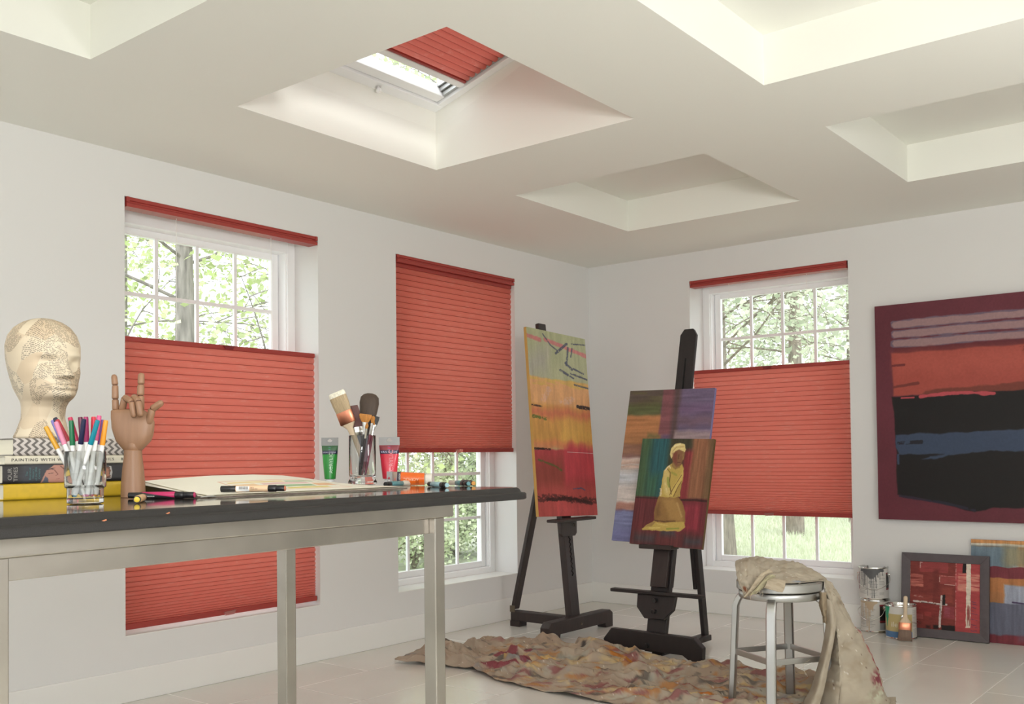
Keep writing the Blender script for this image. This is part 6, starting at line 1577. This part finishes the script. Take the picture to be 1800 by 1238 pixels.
# ------------------------------------------------------------------ outdoors: lawn, trees and shrubs
GZ = -.35
M_lawn = mat('lawn', (200, 203, 186), .95, spec=.1, noise=.22, nscale=6)
MB().box((-60, -60, GZ - .1), (60, 70, GZ)).build('lawn', M_lawn, None, smooth=0)
tag(bpy.data.objects['lawn'], kind='structure')
tag(MB().box((XR + WT, -16, GZ), (15, 8, GZ + .06)).box((-1, -18, GZ), (XR + WT, YB - WT, GZ + .06)).build('bounce_slab', mat('pale_bounce', (218, 214, 206), .8, noise=.06, nscale=3), None, smooth=0), kind='structure')  # unseen pale slab, added to bounce daylight up through the openings
def leafmat(name, c0, tr=.5):
    m = bpy.data.materials.new(name); m.use_nodes = True; nt = m.node_tree; nd, lk = nt.nodes, nt.links
    nd.remove(nd['Principled BSDF'])
    vc = nd.new('ShaderNodeVertexColor'); vc.layer_name = 'Col'
    d = nd.new('ShaderNodeBsdfDiffuse'); t = nd.new('ShaderNodeBsdfTranslucent'); x = nd.new('ShaderNodeMixShader'); x.inputs[0].default_value = tr
    lk.new(vc.outputs[0], d.inputs[0]); lk.new(vc.outputs[0], t.inputs[0]); lk.new(d.outputs[0], x.inputs[1]); lk.new(t.outputs[0], x.inputs[2]); lk.new(x.outputs[0], nd['Material Output'].inputs[0])
    return m
M_leaf = leafmat('leaves', 0)
def bark(name, c): return mat(name, c, .9, spec=.1, noise=.45, nscale=7, stretch=(4, 4, .7), bump=1.0, bscale=14)
M_bark = bark('grey_bark', (138, 133, 128)); M_bark2 = bark('brown_bark', (134, 126, 116))
def leaves(name, centres, n, size, cols, parent, rng, spread, kite=True, flat=.5):
    """n leaves scattered round the given twig points"""
    C_ = np.asarray(centres, float); k = rng.integers(0, len(C_), n)
    p = C_[k] + rng.normal(0, 1, (n, 3)) * np.asarray(spread)
    a = rng.normal(0, 1, (n, 3)); a[:, 2] *= flat; a /= np.linalg.norm(a, axis=1, keepdims=True)
    b_ = rng.normal(0, 1, (n, 3)); b_ -= (b_ * a).sum(1, keepdims=True) * a; b_ /= np.linalg.norm(b_, axis=1, keepdims=True)
    s = size * rng.uniform(.6, 1.3, (n, 1))
    cr = np.cross(a, b_)
    V = np.stack([p - a * s * .5, p + b_ * s * .36 + cr * s * .06, p + a * s * .62, p - b_ * s * .36 + cr * s * .06], 1)
    cols = np.asarray(cols, float); col = cols[rng.integers(0, len(cols), n)] * rng.uniform(.88, 1.1, (n, 1))
    return npmesh(name, V.reshape(-1, 3), np.arange(4 * n).reshape(-1, 4), M_leaf, parent, col=np.repeat(col, 4, 0), smooth=False)
def branch(mb, p, d, L, r, rng, depth, tips, bend=.25, n=6, droop=0.0):
    pts = [p]; rad = [r]; dd = d.copy()
    for i in range(n):
        dd = dd + rng.normal(0, bend, 3) * .4 + np.array([0, 0, -droop]); dd /= np.linalg.norm(dd)
        pts.append(pts[-1] + dd * L / n); rad.append(r * (1 - .75 * (i + 1) / n))
    mb.tube([tuple(q) for q in pts], rad, 7 if depth > 1 else 5)
    if depth == 0:
        tips += [pts[k] for k in range(2, n + 1)]; return
    tips += [pts[-1]]
    for i in range(2, n + 1):
        for _ in range(2 if depth > 1 else 1):
            nd_ = dd * .5 + rng.normal(0, .75, 3); nd_[2] = nd_[2] * .5 + .05; nd_ /= np.linalg.norm(nd_)
            branch(mb, pts[i], nd_, L * rng.uniform(.4, .6), rad[i] * .6 + .003, rng, depth - 1, tips, bend, 5, droop)
def tree(label, base, h, r, seed, nleaf, lsize, cols, spread, first=.25, bk=None, L=2.2, group='trees outside the windows', lean=(0, 0), droop=.02, nb=11):
    rng = np.random.default_rng(seed)
    root = thing('tree', label, 'tree', base, group=group)
    tr_ = MB(); b0 = np.array(base, float); pts = []; N_ = 9
    for i in range(N_ + 1):
        t = i / N_; pts.append(b0 + np.array([lean[0] * t * h + .06 * sin(3 * t + seed), lean[1] * t * h + .05 * sin(4 * t + seed * 2), h * t]))
    tr_.tube([tuple(q) for q in pts], [r * (1.25 if i == 0 else 1 - .7 * i / N_) for i in range(N_ + 1)], 14)
    to = tr_.build('trunk', bk or M_bark, root, smooth=60)
    bm_ = MB(); tips = []
    for k in range(nb):
        t = first + (1 - first) * (k + rng.random()) / nb
        p = b0 + (pts[-1] - b0) * t; i = min(int(t * N_), N_ - 1); p = pts[i] + (pts[i + 1] - pts[i]) * (t * N_ - i)
        a = rng.uniform(0, 2 * pi); d = np.array([cos(a), sin(a), rng.uniform(.0, .5)]); d /= np.linalg.norm(d)
        branch(bm_, p, d, L * (1.1 - .6 * t) * rng.uniform(.8, 1.2), r * .15 * (1.2 - .6 * t), rng, 2, tips, droop=droop)
    bm_.build('branches', bk or M_bark, root, smooth=60)
    leaves('foliage', tips, nleaf, lsize, cols, root, rng, spread)
    return root
def shrub(label, base, h, w, seed, nleaf, lsize, cols, group='shrubs outside the low window', nst=9):
    rng = np.random.default_rng(seed)
    root = thing('shrub', label, 'shrub', base, group=group)
    st_ = MB(); tips = []
    for k in range(nst):
        a = rng.uniform(0, 2 * pi); d = np.array([cos(a) * .45, sin(a) * .45, 1.0]); d /= np.linalg.norm(d)
        branch(st_, np.array(base, float), d, h * rng.uniform(.6, .95), .02, rng, 1, tips, .3)
    st_.build('stems', M_bark2, root, smooth=60)
    tp = np.array(tips); ext = rng.normal(0, 1, (120, 3)) * np.array([w * .35, w * .35, h * .22]) + np.array([base[0], base[1], base[2] + h * .5])
    leaves('foliage', np.concatenate([tp, ext]), nleaf, lsize, cols, root, rng, (.16, .16, .16))
    return root
def gpt(px, Z):
    p = dep(px, 700, Z); return (p.x, p.y, GZ)
pale = [(204, 214, 168), (192, 206, 150), (216, 222, 188), (178, 194, 136)]
olive = [(204, 209, 188), (194, 202, 178), (216, 219, 202), (182, 192, 168)]
tree('broad grey trunked tree with pale leaves straight outside the left window', gpt(324, 9.2), 5.6, .135, 3, 6500, .075, pale, (.22, .22, .15), first=.22, L=2.5, nb=15)
tree('slim pale leaved tree further out beyond the left window', gpt(575, 13.5), 6.2, .09, 7, 9000, .085, pale, (.3, .3, .25), first=.15, L=2.8, nb=14)
tree('leafy tree at the left edge of the left window view', gpt(205, 12.0), 5.8, .10, 12, 7500, .085, pale, (.3, .3, .25), first=.15, L=2.6, nb=13)
tree('dense olive tree beyond the left half of the far window', gpt(1268, 13.0), 7.5, .12, 21, 9500, .085, olive, (.30, .30, .26), first=.22, L=2.6, bk=M_bark2, nb=16)
tree('broad olive tree beyond the middle of the far window', gpt(1392, 17.0), 8.5, .15, 25, 9500, .09, olive, (.34, .34, .28), first=.27, L=3.4, bk=M_bark2, nb=16)
tree('distant tree at the right of the far window view', gpt(1500, 20.0), 7.0, .12, 28, 9000, .12, olive, (.4, .4, .3), first=.1, L=3.0, bk=M_bark2, nb=13)
tree('slim brown trunked tree seen through the low middle window', gpt(792, 14.5), 7.0, .12, 31, 6000, .11, pale, (.3, .3, .25), first=.3, bk=M_bark2, nb=11)
tree('leaning brown trunked tree seen at the right of the low middle window', gpt(848, 16.0), 7.0, .10, 33, 5000, .11, pale, (.3, .3, .25), first=.3, bk=M_bark2, lean=(-.06, .1), nb=11)
shrub('bright rounded shrub at the left foot of the low middle window view', gpt(725, 12.6), 1.35, 1.1, 41, 9000, .055, [(214, 222, 192), (226, 230, 208), (196, 208, 172)])
shrub('darker loose shrub at the middle of the low middle window view', gpt(800, 14.0), 1.7, 1.3, 43, 9000, .06, [(186, 196, 166), (170, 184, 150), (204, 210, 184)])
shrub('tall grey green shrub at the right of the low middle window view', gpt(856, 14.6), 2.2, 1.3, 45, 9000, .06, [(182, 190, 166), (200, 206, 184), (164, 176, 146)])
shrub('low brown hedge bush beyond the lawn at the right of the far window', gpt(1452, 23.0), 1.4, 2.0, 51, 7000, .07, [(190, 190, 164), (202, 196, 172), (178, 182, 154)], group=None)
# grass blades on the stretch of lawn the far window shows
rng = np.random.default_rng(77); n = 16000
Zr = 11 + 14 * rng.random(n) ** 1.3; pxr = rng.uniform(1230, 1520, n)
base = np.array([[*gpt(a, z)] for a, z in zip(pxr, Zr)])
a = rng.uniform(0, 2 * pi, n); w = .012 * rng.uniform(.6, 1.4, n); hh = rng.uniform(.05, .13, n); ln_ = rng.normal(0, .03, (n, 2))
V = np.stack([base + np.stack([np.cos(a) * w, np.sin(a) * w, 0 * a], -1), base - np.stack([np.cos(a) * w, np.sin(a) * w, 0 * a], -1), base + np.concatenate([ln_, hh[:, None]], 1)], 1)
col = np.array([(210, 214, 192), (200, 206, 178), (220, 222, 204)], float)[rng.integers(0, 3, n)]
g_ = npmesh('lawn_grass', V.reshape(-1, 3), np.arange(3 * n).reshape(-1, 3), M_leaf, None, col=np.repeat(col, 3, 0), smooth=False)
tag(g_, 'pale green grass blades of the lawn beyond the far window', 'grass', kind='stuff')
